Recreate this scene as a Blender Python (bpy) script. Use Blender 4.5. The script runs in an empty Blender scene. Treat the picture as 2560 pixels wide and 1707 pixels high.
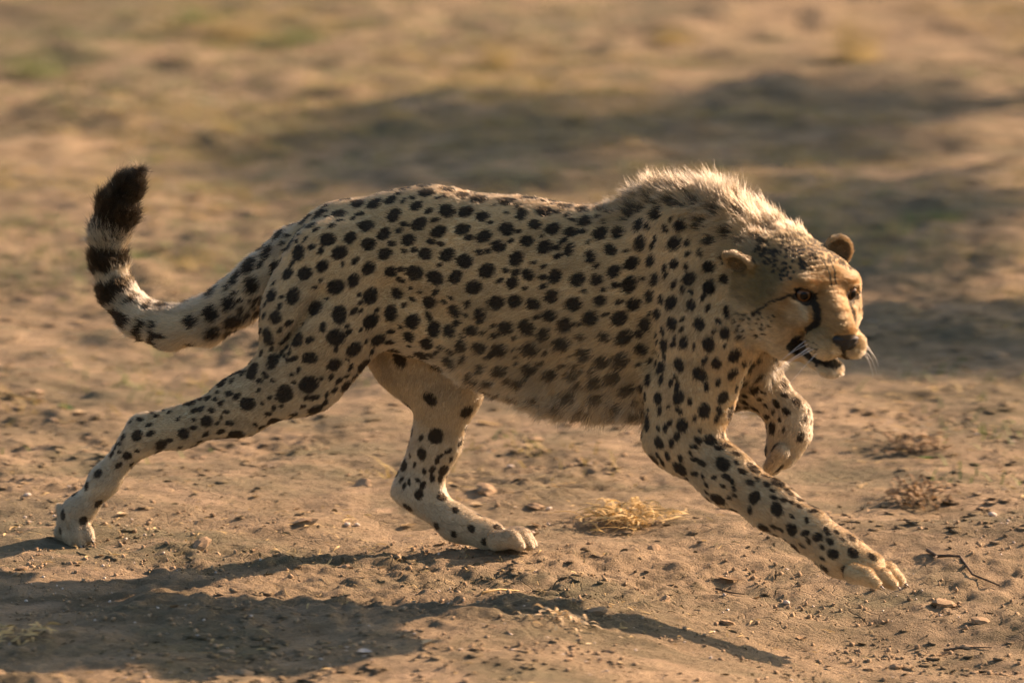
import bpy, math, random
import numpy as np
from mathutils import Vector, Matrix

random.seed(7)
RNG = np.random.default_rng(11)
R = math.radians
scene = bpy.context.scene
col = scene.collection

# ------------------------------------------------------------------ camera, sky, sun, exposure
PITCH = R(10.0)          # camera looks down by this much
DIST = 20.0              # metres from the camera to the animal
PPM = 1200.0             # photograph pixels per metre at the animal
ZC = 0.475               # height of the aim point above the ground
SUN_EL, SUN_AZ = R(25.0), R(32.0)     # sun low, from the right and a little behind

cam_d = bpy.data.cameras.new('camera')
cam = bpy.data.objects.new('camera', cam_d)
col.objects.link(cam)
CAM = np.array([0.0, -DIST * math.cos(PITCH), ZC + DIST * math.sin(PITCH)])
cam.location = CAM
cam.rotation_euler = (R(90) - PITCH, 0, 0)
cam_d.sensor_width = 36.0
cam_d.lens = 36.0 * DIST * PPM / 2560.0
cam_d.clip_end = 6000.0
cam_d.dof.use_dof = True
cam_d.dof.focus_distance = DIST
cam_d.dof.aperture_fstop = 3.8
cam_d.dof.aperture_ratio = 0.45
scene.camera = cam

world = bpy.data.worlds.new('World')
scene.world = world
world.use_nodes = True
wn = world.node_tree
wn.nodes.clear()
sky = wn.nodes.new('ShaderNodeTexSky')
sky.sky_type = 'NISHITA'
sky.sun_disc = False
sky.sun_elevation = SUN_EL
sky.sun_rotation = R(90) - SUN_AZ
sky.dust_density = 3.0
bg = wn.nodes.new('ShaderNodeBackground')
bg.inputs['Strength'].default_value = 0.068
wo = wn.nodes.new('ShaderNodeOutputWorld')
wn.links.new(sky.outputs[0], bg.inputs[0])
wn.links.new(bg.outputs[0], wo.inputs[0])

sun_d = bpy.data.lights.new('sun', 'SUN')
sun_d.energy = 5.0
sun_d.angle = R(0.8)
sun_d.color = (1.0, 0.665, 0.46)
sun = bpy.data.objects.new('sun', sun_d)
col.objects.link(sun)
SUN_DIR = np.array([math.cos(SUN_EL) * math.cos(SUN_AZ), math.cos(SUN_EL) * math.sin(SUN_AZ), math.sin(SUN_EL)])
sun.rotation_euler = Vector(SUN_DIR).to_track_quat('Z', 'Y').to_euler()

vs = scene.view_settings
vs.view_transform = 'Standard'
vs.look = 'None'
vs.exposure = 1.6
vs.gamma = 1.0
vs.use_curve_mapping = False
scene.cycles.max_bounces = 8
scene.cycles.transparent_max_bounces = 6

# ------------------------------------------------------------------ helpers
FWD = np.array([0, math.cos(PITCH), -math.sin(PITCH)])
UPV = np.array([0, math.sin(PITCH), math.cos(PITCH)])
RGT = np.array([1.0, 0, 0])


def ray(u, v):
    return FWD + RGT * ((u - 1280) / PPM / DIST) + UPV * ((853.5 - v) / PPM / DIST)


def at(u, v, y):
    """World point seen at photograph pixel (u, v) and standing at depth y."""
    d = ray(u, v)
    return CAM + d * ((y - CAM[1]) / d[1])


def on_ground(u, v, z=0.0):
    d = ray(u, v)
    return CAM + d * ((z - CAM[2]) / d[2])


def tag(o, label=None, cat=None, group=None, kind=None):
    if label: o['label'] = label
    if cat: o['category'] = cat
    if group: o['group'] = group
    if kind: o['kind'] = kind
    return o


def mesh_obj(name, verts, faces, mat=None, parent=None, smooth=True):
    me = bpy.data.meshes.new(name)
    verts = np.asarray(verts, dtype=np.float32)
    if isinstance(faces, np.ndarray):
        n, k = faces.shape
        me.vertices.add(len(verts))
        me.vertices.foreach_set('co', verts.ravel())
        me.loops.add(n * k)
        me.loops.foreach_set('vertex_index', faces.astype(np.int32).ravel())
        me.polygons.add(n)
        me.polygons.foreach_set('loop_start', np.arange(0, n * k, k, dtype=np.int32))
        me.update(calc_edges=True)
        me.validate()
    else:
        me.from_pydata(verts.tolist(), [], faces)
        me.update()
    if smooth:
        me.polygons.foreach_set('use_smooth', np.ones(len(me.polygons), dtype=bool))
    if mat: me.materials.append(mat)
    o = bpy.data.objects.new(name, me)
    col.objects.link(o)
    if parent is not None:
        o.parent = parent
    return o


def empty(name, loc=(0, 0, 0)):
    o = bpy.data.objects.new(name, None)
    o.location = loc
    o.empty_display_size = 0.1
    col.objects.link(o)
    return o


def hash2(ix, iy, seed):
    h = (ix.astype(np.int64) * 374761393 + iy.astype(np.int64) * 668265263 + seed * 974634541) & 0xffffffff
    h = ((h ^ (h >> 13)) * 1274126177) & 0xffffffff
    h = ((h ^ (h >> 16)) * 2246822519) & 0xffffffff
    return ((h ^ (h >> 15)) & 0xffffff) / float(0xffffff)


def vnoise(x, y, seed=0):
    xi, yi = np.floor(x), np.floor(y)
    fx, fy = x - xi, y - yi
    fx = fx * fx * fx * (fx * (fx * 6 - 15) + 10)
    fy = fy * fy * fy * (fy * (fy * 6 - 15) + 10)
    a = hash2(xi, yi, seed); b = hash2(xi + 1, yi, seed)
    c = hash2(xi, yi + 1, seed); d = hash2(xi + 1, yi + 1, seed)
    return (a * (1 - fx) + b * fx) * (1 - fy) + (c * (1 - fx) + d * fx) * fy


def noise3(p, freq, seed):
    return (vnoise(p[:, 0] * freq, p[:, 1] * freq + 3.7 * p[:, 2] * freq, seed) +
            vnoise(p[:, 2] * freq + 5.1, p[:, 0] * freq - 2.3 * p[:, 1] * freq, seed + 9)) * 0.5


def sstep(a, b, x):
    t = np.clip((x - a) / (b - a), 0, 1)
    return t * t * (3 - 2 * t)


# ------------------------------------------------------------------ materials
def new_mat(name):
    m = bpy.data.materials.new(name)
    m.use_nodes = True
    nt = m.node_tree
    nt.nodes.clear()
    out = nt.nodes.new('ShaderNodeOutputMaterial')
    return m, nt, out


def mat_plain(name, color, rough=0.85, var=0.3, scale=60.0, spec=0.2, trans=0.0):
    """Diffuse surface whose tone wanders with object-space noise; optionally lets light through (thin leaf)."""
    m, nt, out = new_mat(name)
    tc = nt.nodes.new('ShaderNodeTexCoord')
    nz = nt.nodes.new('ShaderNodeTexNoise')
    nz.inputs['Scale'].default_value = scale
    nz.inputs['Detail'].default_value = 4
    nt.links.new(tc.outputs['Object'], nz.inputs['Vector'])
    rp = nt.nodes.new('ShaderNodeValToRGB')
    c = np.array(color)
    rp.color_ramp.elements[0].position = 0.3
    rp.color_ramp.elements[1].position = 0.7
    rp.color_ramp.elements[0].color = (*(c * (1 - var)), 1)
    rp.color_ramp.elements[1].color = (*np.minimum(c * (1 + var), 0.9), 1)
    nt.links.new(nz.outputs['Fac'], rp.inputs['Fac'])
    p = nt.nodes.new('ShaderNodeBsdfPrincipled')
    p.inputs['Roughness'].default_value = rough
    p.inputs['Specular IOR Level'].default_value = spec
    nt.links.new(rp.outputs['Color'], p.inputs['Base Color'])
    bp = nt.nodes.new('ShaderNodeBump')
    bp.inputs['Strength'].default_value = 0.35
    bp.inputs['Distance'].default_value = 0.004
    nt.links.new(nz.outputs['Fac'], bp.inputs['Height'])
    nt.links.new(bp.outputs['Normal'], p.inputs['Normal'])
    if trans > 0:
        tr = nt.nodes.new('ShaderNodeBsdfTranslucent')
        nt.links.new(rp.outputs['Color'], tr.inputs['Color'])
        mx = nt.nodes.new('ShaderNodeMixShader')
        mx.inputs[0].default_value = trans
        nt.links.new(p.outputs[0], mx.inputs[1])
        nt.links.new(tr.outputs[0], mx.inputs[2])
        nt.links.new(mx.outputs[0], out.inputs[0])
    else:
        nt.links.new(p.outputs[0], out.inputs[0])
    return m


def mat_soil():
    m, nt, out = new_mat('dry_soil')
    L = nt.links.new
    tc = nt.nodes.new('ShaderNodeTexCoord')

    def noise(scale, detail=6, rough=0.6, dist=0.0, sx=1.0, sy=1.0):
        mp = nt.nodes.new('ShaderNodeMapping')
        mp.inputs['Scale'].default_value = (sx, sy, 1)
        L(tc.outputs['Object'], mp.inputs['Vector'])
        n = nt.nodes.new('ShaderNodeTexNoise')
        n.inputs['Scale'].default_value = scale
        n.inputs['Detail'].default_value = detail
        n.inputs['Roughness'].default_value = rough
        n.inputs['Distortion'].default_value = dist
        L(mp.outputs[0], n.inputs['Vector'])
        return n

    def ramp(src, p0, p1, c0, c1):
        r = nt.nodes.new('ShaderNodeValToRGB')
        e = r.color_ramp.elements
        e[0].position, e[1].position = p0, p1
        e[0].color, e[1].color = (*c0, 1), (*c1, 1)
        L(src.outputs['Fac'], r.inputs['Fac'])
        return r

    def mix(fac, a, b, mode='MIX'):
        x = nt.nodes.new('ShaderNodeMix')
        x.data_type = 'RGBA'
        x.blend_type = mode
        if hasattr(fac, 'outputs'): L(fac.outputs[0], x.inputs['Factor'])
        else: x.inputs['Factor'].default_value = fac
        L(a.outputs['Color'] if 'Color' in a.outputs else a.outputs['Result'], x.inputs['A'])
        L(b.outputs['Color'] if 'Color' in b.outputs else b.outputs['Result'], x.inputs['B'])
        # output of colour mix is the 3rd socket
        return x

    def res(x):
        return [o for o in x.outputs if o.type == 'RGBA'][0]

    def mixc(fac, a, b):
        x = nt.nodes.new('ShaderNodeMix')
        x.data_type = 'RGBA'
        ins = [i for i in x.inputs if i.type == 'RGBA']
        f = [i for i in x.inputs if i.name == 'Factor' and i.type == 'VALUE'][0]
        if isinstance(fac, float): f.default_value = fac
        else: L(fac, f)
        for s, i in ((a, ins[0]), (b, ins[1])):
            if isinstance(s, tuple): i.default_value = (*s, 1)
            else: L(s, i)
        return res(x)

    n_big = noise(1.6, 5, 0.62, 0.4, 0.7, 1.0)
    n_mid = noise(9.0, 6, 0.65, 0.3, 0.8, 1.0)
    n_fine = noise(70.0, 5, 0.7)
    n_grit = noise(260.0, 3, 0.7)
    base = ramp(n_mid, 0.35, 0.68, (0.245, 0.187, 0.112), (0.45, 0.335, 0.205))
    dark = ramp(n_fine, 0.3, 0.75, (0.145, 0.122, 0.074), (0.29, 0.230, 0.140))
    f_big = ramp(n_big, 0.44, 0.60, (0, 0, 0), (1, 1, 1))
    c1 = mixc(f_big.outputs[0], base.outputs[0], dark.outputs[0])
    # olive-grey trampled patches
    n_ol = noise(3.1, 6, 0.6, 0.6, 0.6, 1.0)
    f_ol = ramp(n_ol, 0.50, 0.64, (0, 0, 0), (0.75, 0.75, 0.75))
    c2 = mixc(f_ol.outputs[0], c1, (0.165, 0.152, 0.090))
    f_gr = ramp(n_grit, 0.62, 0.72, (0, 0, 0), (0.55, 0.55, 0.55))
    c3 = mixc(f_gr.outputs[0], c2, (0.52, 0.40, 0.24))
    f_gd = ramp(n_fine, 0.32, 0.42, (0.6, 0.6, 0.6), (0, 0, 0))
    c4 = mixc(f_gd.outputs[0], c3, (0.10, 0.07, 0.04))
    n_bl = noise(6.5, 5, 0.6, 0.8, 0.55, 1.0)
    f_bl = ramp(n_bl, 0.54, 0.64, (0, 0, 0), (0.62, 0.62, 0.62))
    c4 = mixc(f_bl.outputs[0], c4, (0.11, 0.095, 0.055))
    n_lt = noise(5.0, 5, 0.6, 0.8, 0.5, 1.0)
    f_lt = ramp(n_lt, 0.58, 0.70, (0, 0, 0), (0.55, 0.55, 0.55))
    c4 = mixc(f_lt.outputs[0], c4, (0.55, 0.395, 0.25))
    p = nt.nodes.new('ShaderNodeBsdfPrincipled')
    p.inputs['Roughness'].default_value = 0.95
    p.inputs['Specular IOR Level'].default_value = 0.1
    L(c4, p.inputs['Base Color'])
    # crust cracks + crumbs as relief
    vo = nt.nodes.new('ShaderNodeTexVoronoi')
    vo.feature = 'DISTANCE_TO_EDGE'
    vo.inputs['Scale'].default_value = 13.0
    n_w = noise(5.0, 3, 0.6)
    wv = nt.nodes.new('ShaderNodeVectorMath'); wv.operation = 'MULTIPLY_ADD'
    L(n_w.outputs['Color'], wv.inputs[0]); wv.inputs[1].default_value = (0.16, 0.16, 0.0)
    L(tc.outputs['Object'], wv.inputs[2])
    L(wv.outputs[0], vo.inputs['Vector'])
    cr = nt.nodes.new('ShaderNodeValToRGB')
    cr.color_ramp.elements[0].position = 0.0
    cr.color_ramp.elements[1].position = 0.035
    L(vo.outputs['Distance'], cr.inputs['Fac'])
    ad = nt.nodes.new('ShaderNodeMath'); ad.operation = 'MULTIPLY_ADD'
    L(n_fine.outputs['Fac'], ad.inputs[0]); ad.inputs[1].default_value = 1.6
    L(n_grit.outputs['Fac'], ad.inputs[2])
    ad2 = nt.nodes.new('ShaderNodeMath'); ad2.operation = 'MULTIPLY_ADD'
    n_cm = noise(2.2, 4, 0.6)
    cm = nt.nodes.new('ShaderNodeMapRange')
    cm.inputs['From Min'].default_value = 0.44; cm.inputs['From Max'].default_value = 0.62
    cm.inputs['To Min'].default_value = 0.0; cm.inputs['To Max'].default_value = 0.75
    L(n_cm.outputs['Fac'], cm.inputs['Value'])
    L(cr.outputs[0], ad2.inputs[0]); L(cm.outputs[0], ad2.inputs[1])
    L(ad.outputs[0], ad2.inputs[2])
    bp = nt.nodes.new('ShaderNodeBump')
    bp.inputs['Strength'].default_value = 1.0
    bp.inputs['Distance'].default_value = 0.012
    L(ad2.outputs[0], bp.inputs['Height'])
    L(bp.outputs[0], p.inputs['Normal'])
    L(p.outputs[0], out.inputs[0])
    return m


def mat_coat(name, trans, rough=0.6):
    """Coat colour carried by the surface / strands in the attribute 'coat'; strands let some light through."""
    m, nt, out = new_mat(name)
    L = nt.links.new
    a = nt.nodes.new('ShaderNodeAttribute')
    a.attribute_name = 'coat'
    p = nt.nodes.new('ShaderNodeBsdfPrincipled')
    p.inputs['Roughness'].default_value = rough
    p.inputs['Specular IOR Level'].default_value = 0.25
    L(a.outputs['Color'], p.inputs['Base Color'])
    if trans > 0:
        t = nt.nodes.new('ShaderNodeBsdfTranslucent')
        L(a.outputs['Color'], t.inputs['Color'])
        mx = nt.nodes.new('ShaderNodeMixShader')
        mx.inputs[0].default_value = trans
        L(p.outputs[0], mx.inputs[1]); L(t.outputs[0], mx.inputs[2])
        L(mx.outputs[0], out.inputs[0])
    else:
        L(p.outputs[0], out.inputs[0])
    return m


M_SOIL = mat_soil()
M_SKIN = mat_coat('coat_skin', 0.0, 0.8)


def mat_hair():
    """Hair fibres: light scatters along and through them, so the coat glows where the sun stands behind it."""
    m, nt, out = new_mat('coat_hair')
    a = nt.nodes.new('ShaderNodeAttribute')
    a.attribute_name = 'coat'
    h = nt.nodes.new('ShaderNodeBsdfHairPrincipled')
    h.model = 'CHIANG'
    h.parametrization = 'COLOR'
    h.inputs['Roughness'].default_value = 0.42
    h.inputs['Radial Roughness'].default_value = 0.55
    h.inputs['Coat'].default_value = 0.0
    h.inputs['Random Roughness'].default_value = 0.2
    nt.links.new(a.outputs['Color'], h.inputs['Color'])
    p = nt.nodes.new('ShaderNodeBsdfDiffuse')
    nt.links.new(a.outputs['Color'], p.inputs['Color'])
    mx = nt.nodes.new('ShaderNodeMixShader')
    mx.inputs[0].default_value = 0.45
    nt.links.new(p.outputs[0], mx.inputs[1])
    nt.links.new(h.outputs[0], mx.inputs[2])
    nt.links.new(mx.outputs[0], out.inputs[0])
    return m


M_HAIR = mat_hair()

# ------------------------------------------------------------------ ground: one sheet, fine near the animal, reaching the horizon
def ground_z(x, y):
    x = np.asarray(x, float); y = np.asarray(y, float)
    r = np.hypot(x, y - 2)
    fade = 1 - sstep(14, 30, r)
    z = (vnoise(x * 1.1 + 4, y * 1.3 + 9, 1) - 0.5) * 0.035
    z += (vnoise(x * 4.2, y * 4.8, 2) - 0.5) * 0.022
    n3 = vnoise(x * 11, y * 12.5, 3)
    z += (n3 - 0.5) * 0.014
    n4 = vnoise(x * 27 + 3 * vnoise(x * 8, y * 8, 31), y * 30, 4)
    rough = sstep(0.38, 0.72, vnoise(x * 1.7 + 2, y * 2.1 + 5, 5))
    z += np.maximum(n4 - 0.45, 0) * (0.006 + 0.017 * rough)
    n5 = vnoise(x * 62, y * 62, 6)
    z += (n5 - 0.5) * (0.0045 + 0.006 * rough)
    far_ = sstep(0.8, 3.0, y)
    z += far_ * (vnoise(x * 2.6 + 1.5 * vnoise(x, y * 2, 71), y * 2.2, 72) - 0.5) * 0.034
    z += far_ * np.maximum(vnoise(x * 6.5, y * 5, 73) - 0.55, 0) * 0.06
    # calm the trampled soil right under the paws
    for (px, py) in PAWS:
        z = z * (1 - 0.75 * np.exp(-((x - px) ** 2 + (y - py) ** 2) / 0.012))
    # the ground falls away gently towards the near right
    z = z - 0.120 * sstep(-.05, 0.80, x) * (1 - sstep(-.35, .50, y))
    return z * fade


PAWS = []
for (u, v) in ((180, 1368), (1265, 1382), (2190, 1495)):
    g = on_ground(u, v)
    PAWS.append((g[0], g[1]))


def axis_coords(lo, hi, step, far):
    mid = np.arange(lo, hi + 1e-6, step)
    ext = []
    s, p = step, 0.0
    while p < far:
        s *= 1.22
        p += s
        ext.append(p)
    ext = np.array(ext)
    return np.concatenate([lo - ext[::-1], mid, hi + ext])


def build_ground():
    xs = axis_coords(-1.8, 1.8, 0.0090, 4000)
    ys = axis_coords(-1.7, 3.0, 0.0100, 0.0)
    far_y = []
    yv, st = ys[-1], 0.010
    while yv < 4000:
        st *= 1.012 if yv < 14 else 1.25
        yv += st
        far_y.append(yv)
    near_y = []
    yv, st = ys[0], 0.010
    while yv > -4000:
        st *= 1.25
        yv -= st
        near_y.append(yv)
    ys = np.concatenate([near_y[::-1], ys, far_y])
    X, Y = np.meshgrid(xs, ys, indexing='ij')
    Z = ground_z(X.ravel(), Y.ravel())
    V = np.stack([X.ravel(), Y.ravel(), Z], 1)
    nx, ny = len(xs), len(ys)
    idx = np.arange(nx * ny).reshape(nx, ny)
    F = np.stack([idx[:-1, :-1].ravel(), idx[1:, :-1].ravel(), idx[1:, 1:].ravel(), idx[:-1, 1:].ravel()], 1)
    g = mesh_obj('ground', V, F, M_SOIL)
    tag(g, 'bare dry reddish brown soil of the plain, trampled and crumbly', None, kind='structure')
    return g


ground = build_ground()
flat_ground = on_ground


def on_ground(u, v):
    """Point of the uneven soil seen at that pixel."""
    g = flat_ground(u, v)
    for _ in range(6):
        z = float(ground_z(np.array([g[0]]), np.array([g[1]]))[0])
        g = flat_ground(u, v, z)
    return g


# ------------------------------------------------------------------ the cheetah: an implicit surface of blended limbs, meshed once
YAW = R(18.0)                                   # the animal runs to the right and a little towards the camera
HEADING = np.array([math.cos(YAW), -math.sin(YAW), 0.0])
LAT = np.array([math.sin(YAW), math.cos(YAW), 0.0])   # its left side, away from the camera
ZUP = np.array([0, 0, 1.0])


def yc(u):
    return -(u - 1280) / PPM * math.tan(YAW)


def P(u, v, w=0.0):
    return at(u, v, yc(u) + w)


def nrm(a):
    a = np.asarray(a, float)
    return a / (np.linalg.norm(a, axis=-1, keepdims=True) + 1e-9)


PRIMS = []
# what a prim tells the coat near it: hair length, base colour, spot size, spot spacing, spot strength, mane, tail position, head weight
TAN = np.array([0.645, 0.468, 0.24])
PALE = np.array([0.655, 0.53, 0.335])
CREAM = np.array([0.64, 0.545, 0.375])
DEF = dict(hl=0.009, c=TAN, sr=0.0164, sp=0.0375, ss=1.0, mane=0.0, tail=-1.0, head=0.0, lay=0.33)


def rc(a, b, ra, rb, s=1.0, L=None, k=0.03, fd=None, neg=False, **kw):
    at_ = dict(DEF); at_.update(kw)
    a, b = np.asarray(a, float), np.asarray(b, float)
    d = nrm(b - a) if fd is None else nrm(fd)
    PRIMS.append(dict(t='rc', a=a, b=b, ra=ra / PPM, rb=rb / PPM, s=s, L=LAT if L is None else L, k=k, fd=d, neg=neg, at=at_))


def ell(c, rad, axes, k=0.02, fd=None, neg=False, **kw):
    at_ = dict(DEF); at_.update(kw)
    PRIMS.append(dict(t='el', c=np.asarray(c, float), r=np.asarray(rad, float), A=np.asarray(axes, float), k=k,
                      fd=nrm(fd) if fd is not None else nrm(-HEADING), neg=neg, at=at_))


def sdf(p, X):
    if p['t'] == 'rc':
        ba = p['b'] - p['a']
        d = X - p['a'].astype(X.dtype)
        h = np.clip(d @ ba / (ba @ ba + 1e-12), 0, 1)
        c = d - h[:, None] * ba
        r = p['ra'] + (p['rb'] - p['ra']) * h
        s = p['s']
        if s != 1.0:
            lat = c @ p['L']
            q = np.sqrt(np.maximum((c * c).sum(1) + lat * lat * (1 / (s * s) - 1), 1e-12))
            return (q - r) * math.sqrt(s), h
        return np.sqrt((c * c).sum(1)) - r, h
    q = (X - p['c']) @ p['A'].T
    q1 = q / p['r']
    k0 = np.sqrt((q1 * q1).sum(1)) + 1e-9
    q2 = q1 / p['r']
    k1 = np.sqrt((q2 * q2).sum(1)) + 1e-9
    return k0 * (k0 - 1) / k1, np.zeros(len(X))


def bounds(p):
    if p['t'] == 'rc':
        r = max(p['ra'], p['rb'])
        return np.minimum(p['a'], p['b']) - r, np.maximum(p['a'], p['b']) + r
    r = p['r'].max()
    return p['c'] - r, p['c'] + r


BACKDOWN = nrm(-HEADING - 0.35 * ZUP)
BACK = nrm(-HEADING + 0.02 * ZUP)

# trunk (deep chest, tucked flank)
rc(P(885, 675), P(1080, 682), 178, 200, s=0.58, fd=BACK, hl=0.009, k=0.05)
rc(P(1080, 682), P(1300, 738), 200, 228, s=0.56, fd=BACKDOWN, hl=0.009, k=0.05)
rc(P(1300, 738), P(1560, 768), 228, 230, s=0.56, fd=BACKDOWN, hl=0.011, sr=0.0165, k=0.05, belly=0.8)
rc(P(1560, 768), P(1690, 750), 230, 222, s=0.53, fd=BACKDOWN, hl=0.011, sr=0.0155, k=0.05, belly=0.8)
# breast and throat
rc(P(1700, 820), P(1800, 850), 150, 118, s=0.72, fd=nrm(-ZUP - 0.4 * HEADING), hl=0.012, sr=0.0145)
rc(P(1715, 650), P(1905, 712, -.02), 152, 112, s=0.74, fd=nrm(-HEADING - 0.5 * ZUP), hl=0.014, mane=0.7, sr=0.0135, sp=0.039)
rc(P(1590, 640), P(1700, 595), 110, 100, s=0.55, fd=BACK, hl=0.014, mane=1.0, sr=0.0145)
rc(P(1700, 595), P(1800, 598), 96, 84, s=0.62, fd=nrm(-HEADING - .3 * ZUP), hl=0.016, mane=1.0, sr=0.0135, k=0.04)
rc(P(1800, 598, .01), P(1950, 648, .03), 84, 70, s=0.85, fd=nrm(-HEADING - .3 * ZUP), hl=0.014, mane=1.0, sr=0.011, k=0.04, ss=0.6)
rc(P(1845, 800, .02), P(1885, 880, .035), 95, 60, s=0.9, fd=nrm(-ZUP), hl=0.034, c=CREAM * .88, sr=0.012, ss=0.7, lay=0.9)
# underside of the belly, pale and long haired
rc(P(1200, 850), P(1400, 928), 76, 66, s=0.9, fd=nrm(-ZUP - 0.6 * HEADING), hl=0.020, c=CREAM * 1.2, ss=0.40, k=0.06, belly=1.0, sr=0.016)
rc(P(1400, 928), P(1610, 950), 66, 58, s=0.9, fd=nrm(-ZUP - 0.6 * HEADING), hl=0.024, c=CREAM * 1.1, ss=0.45, k=0.06, belly=1.0, sr=0.016)

# near hind leg, stretched back at push-off
NW = -0.078
rc(P(838, 690, NW), P(790, 805, NW - .018), 140, 126, s=0.50, fd=nrm(-HEADING - 0.9 * ZUP), hl=0.009, k=0.03)
rc(P(790, 800, NW - .012), P(742, 935, NW - .01), 128, 92, s=0.55, fd=nrm(-HEADING - 0.9 * ZUP), hl=0.008, k=0.05, c=(TAN + PALE) * .42, sr=0.019, sp=0.056)
rc(P(905, 790, NW + .02), P(800, 930, NW), 70, 62, s=0.5, hl=0.009, k=0.05, fd=nrm(-HEADING - 0.9 * ZUP))
rc(P(742, 935, NW - .01), P(600, 1015, NW), 92, 68, s=0.62, hl=0.008, c=(TAN + PALE) * .42, sr=0.020, sp=0.060)
rc(P(600, 1015, NW), P(455, 1074, NW), 66, 38, s=0.75, hl=0.008, c=(TAN + PALE) * .42, sr=0.016, sp=0.056)
rc(P(455, 1074, NW), P(362, 1096, NW), 38, 37, s=0.72, hl=0.008, c=(TAN + PALE) * .42, sr=0.013, sp=0.050)
rc(P(520, 1012, NW), P(356, 1058, NW), 20, 19, s=0.7, k=0.010, hl=0.008, c=(TAN + PALE) * .42, sr=0.013, sp=0.050)     # heel
rc(P(352, 1085, NW), P(262, 1200, NW + .01), 38, 31, s=0.8, hl=0.006, c=PALE * .86, sr=0.012, sp=0.052, ss=0.9)
rc(P(262, 1200, NW + .01), P(195, 1285, NW + .02), 31, 31, s=0.95, hl=0.006, c=CREAM * .88, sr=0.011, sp=0.038, ss=0.85)
# paw bent on its toes
rc(P(195, 1278, NW + .02), P(178, 1316, NW + .02), 35, 31, s=1.0, hl=0.006, c=PALE * .86, sr=0.007, sp=0.034, ss=0.8)
for i, (du, dw, ln) in enumerate(((-30, .010, -4), (-11, -.016, 4), (11, -.026, 5), (31, -.014, -6))):
    rc(P(182 + du * .8, 1306, NW + .02 + dw), P(184 + du * 1.05, 1336 + ln, NW + .015 + dw * 1.2), 16, 17, k=0.004, hl=0.004, c=PALE * .78, ss=0.0)
    rc(P(184 + du * 1.05, 1336 + ln, NW + .015 + dw * 1.2), P(192 + du * 1.1, 1352 + ln, NW + .01 + dw * 1.25), 17, 12, k=0.004, hl=0.004, c=PALE * .72, ss=0.0)
rc(P(152, 1268, NW + .03), P(160, 1290, NW + .02), 13, 15, k=0.010, hl=0.004, c=PALE * .9, ss=0.0)

# far hind leg, planted forward under the belly
FW = 0.085
rc(P(960, 740, FW), P(1060, 880, FW + .01), 140, 125, s=0.48, fd=nrm(-ZUP - .3 * HEADING), hl=0.010, c=(TAN + CREAM) * .42, k=0.05, sr=0.018, sp=0.085, ss=0.75)
rc(P(1060, 880, FW + .01), P(1118, 965, FW + .02), 125, 84, s=0.5, fd=nrm(-ZUP), hl=0.009, c=(TAN + CREAM) * .42, k=0.04, sr=0.020, sp=0.070, ss=0.8)
rc(P(1118, 965, FW + .02), P(1092, 1100, FW + .05), 84, 56, s=0.62, hl=0.007, c=(TAN + CREAM) * .42, sr=0.018, sp=0.055, ss=0.85)
rc(P(1092, 1100, FW + .05), P(1056, 1215, FW + .07), 56, 48, s=0.7, hl=0.006, c=CREAM * .88, sr=0.014, sp=0.054)
rc(P(1040, 1120, FW + .06), P(1002, 1228, FW + .07), 18, 24, s=0.75, k=0.012, hl=0.006, c=CREAM * .88, sr=0.012, sp=0.05)  # heel
rc(P(1045, 1235, FW + .07), P(1140, 1308, FW + .07), 46, 38, s=0.85, hl=0.006, c=CREAM * .88, sr=0.011, sp=0.042, ss=0.85)
rc(P(1140, 1308, FW + .07), P(1225, 1338, FW + .07), 38, 38, s=1.0, hl=0.006, c=PALE * .86, sr=0.008, sp=0.040, ss=0.7)
for i, (dw, ln, dv) in enumerate(((-.045, -18, 6), (-.018, 6, 6), (.012, 12, 2), (.038, 2, -2))):
    rc(P(1240, 1345 + dv, FW + .07 + dw), P(1296 + ln, 1340 + dv, FW + .07 + dw * 1.1), 25, 22, k=0.006, hl=0.005, c=PALE * .78, ss=0.0)
    rc(P(1296 + ln, 1340 + dv, FW + .07 + dw * 1.1), P(1316 + ln, 1356 + dv, FW + .07 + dw * 1.1), 22, 15, k=0.005, hl=0.005, c=PALE * .78, ss=0.0)

# near foreleg, reaching forward
SW = -0.085
rc(P(1665, 590, SW + .02), P(1770, 840, SW - .012), 66, 100, s=0.55, fd=nrm(-ZUP - .25 * HEADING), hl=0.010, k=0.035, sr=0.0140, sp=0.040)
rc(P(1770, 840, SW), P(1725, 1000, SW - .005), 105, 96, s=0.60, fd=nrm(-ZUP), hl=0.009, k=0.05, sr=0.0145, sp=0.042)
rc(P(1725, 1000, SW - .005), P(1695, 1090, SW - .01), 96, 74, s=0.62, fd=nrm(-ZUP), hl=0.009, k=0.04, sr=0.0145, sp=0.044)
rc(P(1640, 1098, SW), P(1690, 1100, SW - .01), 26, 60, s=0.7, fd=nrm(-HEADING), hl=0.009, k=0.03, sr=0.012, sp=0.04)   # point of the elbow
rc(P(1700, 1095, SW - .01), P(1815, 1190, SW - .02), 76, 63, s=0.72, hl=0.008, c=(TAN + PALE) * .42, sr=0.0165, sp=0.054)
rc(P(1815, 1190, SW - .02), P(1930, 1265, SW - .025), 63, 54, s=0.78, hl=0.008, c=(TAN + PALE) * .42, sr=0.0165, sp=0.052)
rc(P(1930, 1265, SW - .025), P(2030, 1330, SW - .03), 54, 47, s=0.82, hl=0.008, c=(TAN + PALE) * .42, sr=0.0150, sp=0.044)
rc(P(2030, 1330, SW - .03), P(2100, 1385, SW - .03), 48, 47, s=0.95, hl=0.008, c=(TAN + PALE) * .42, sr=0.0130, sp=0.042)
rc(P(2100, 1385, SW - .03), P(2170, 1418, SW - .03), 48, 42, s=1.05, hl=0.007, c=TAN, sr=0.011, sp=0.034, ss=0.9)
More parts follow.
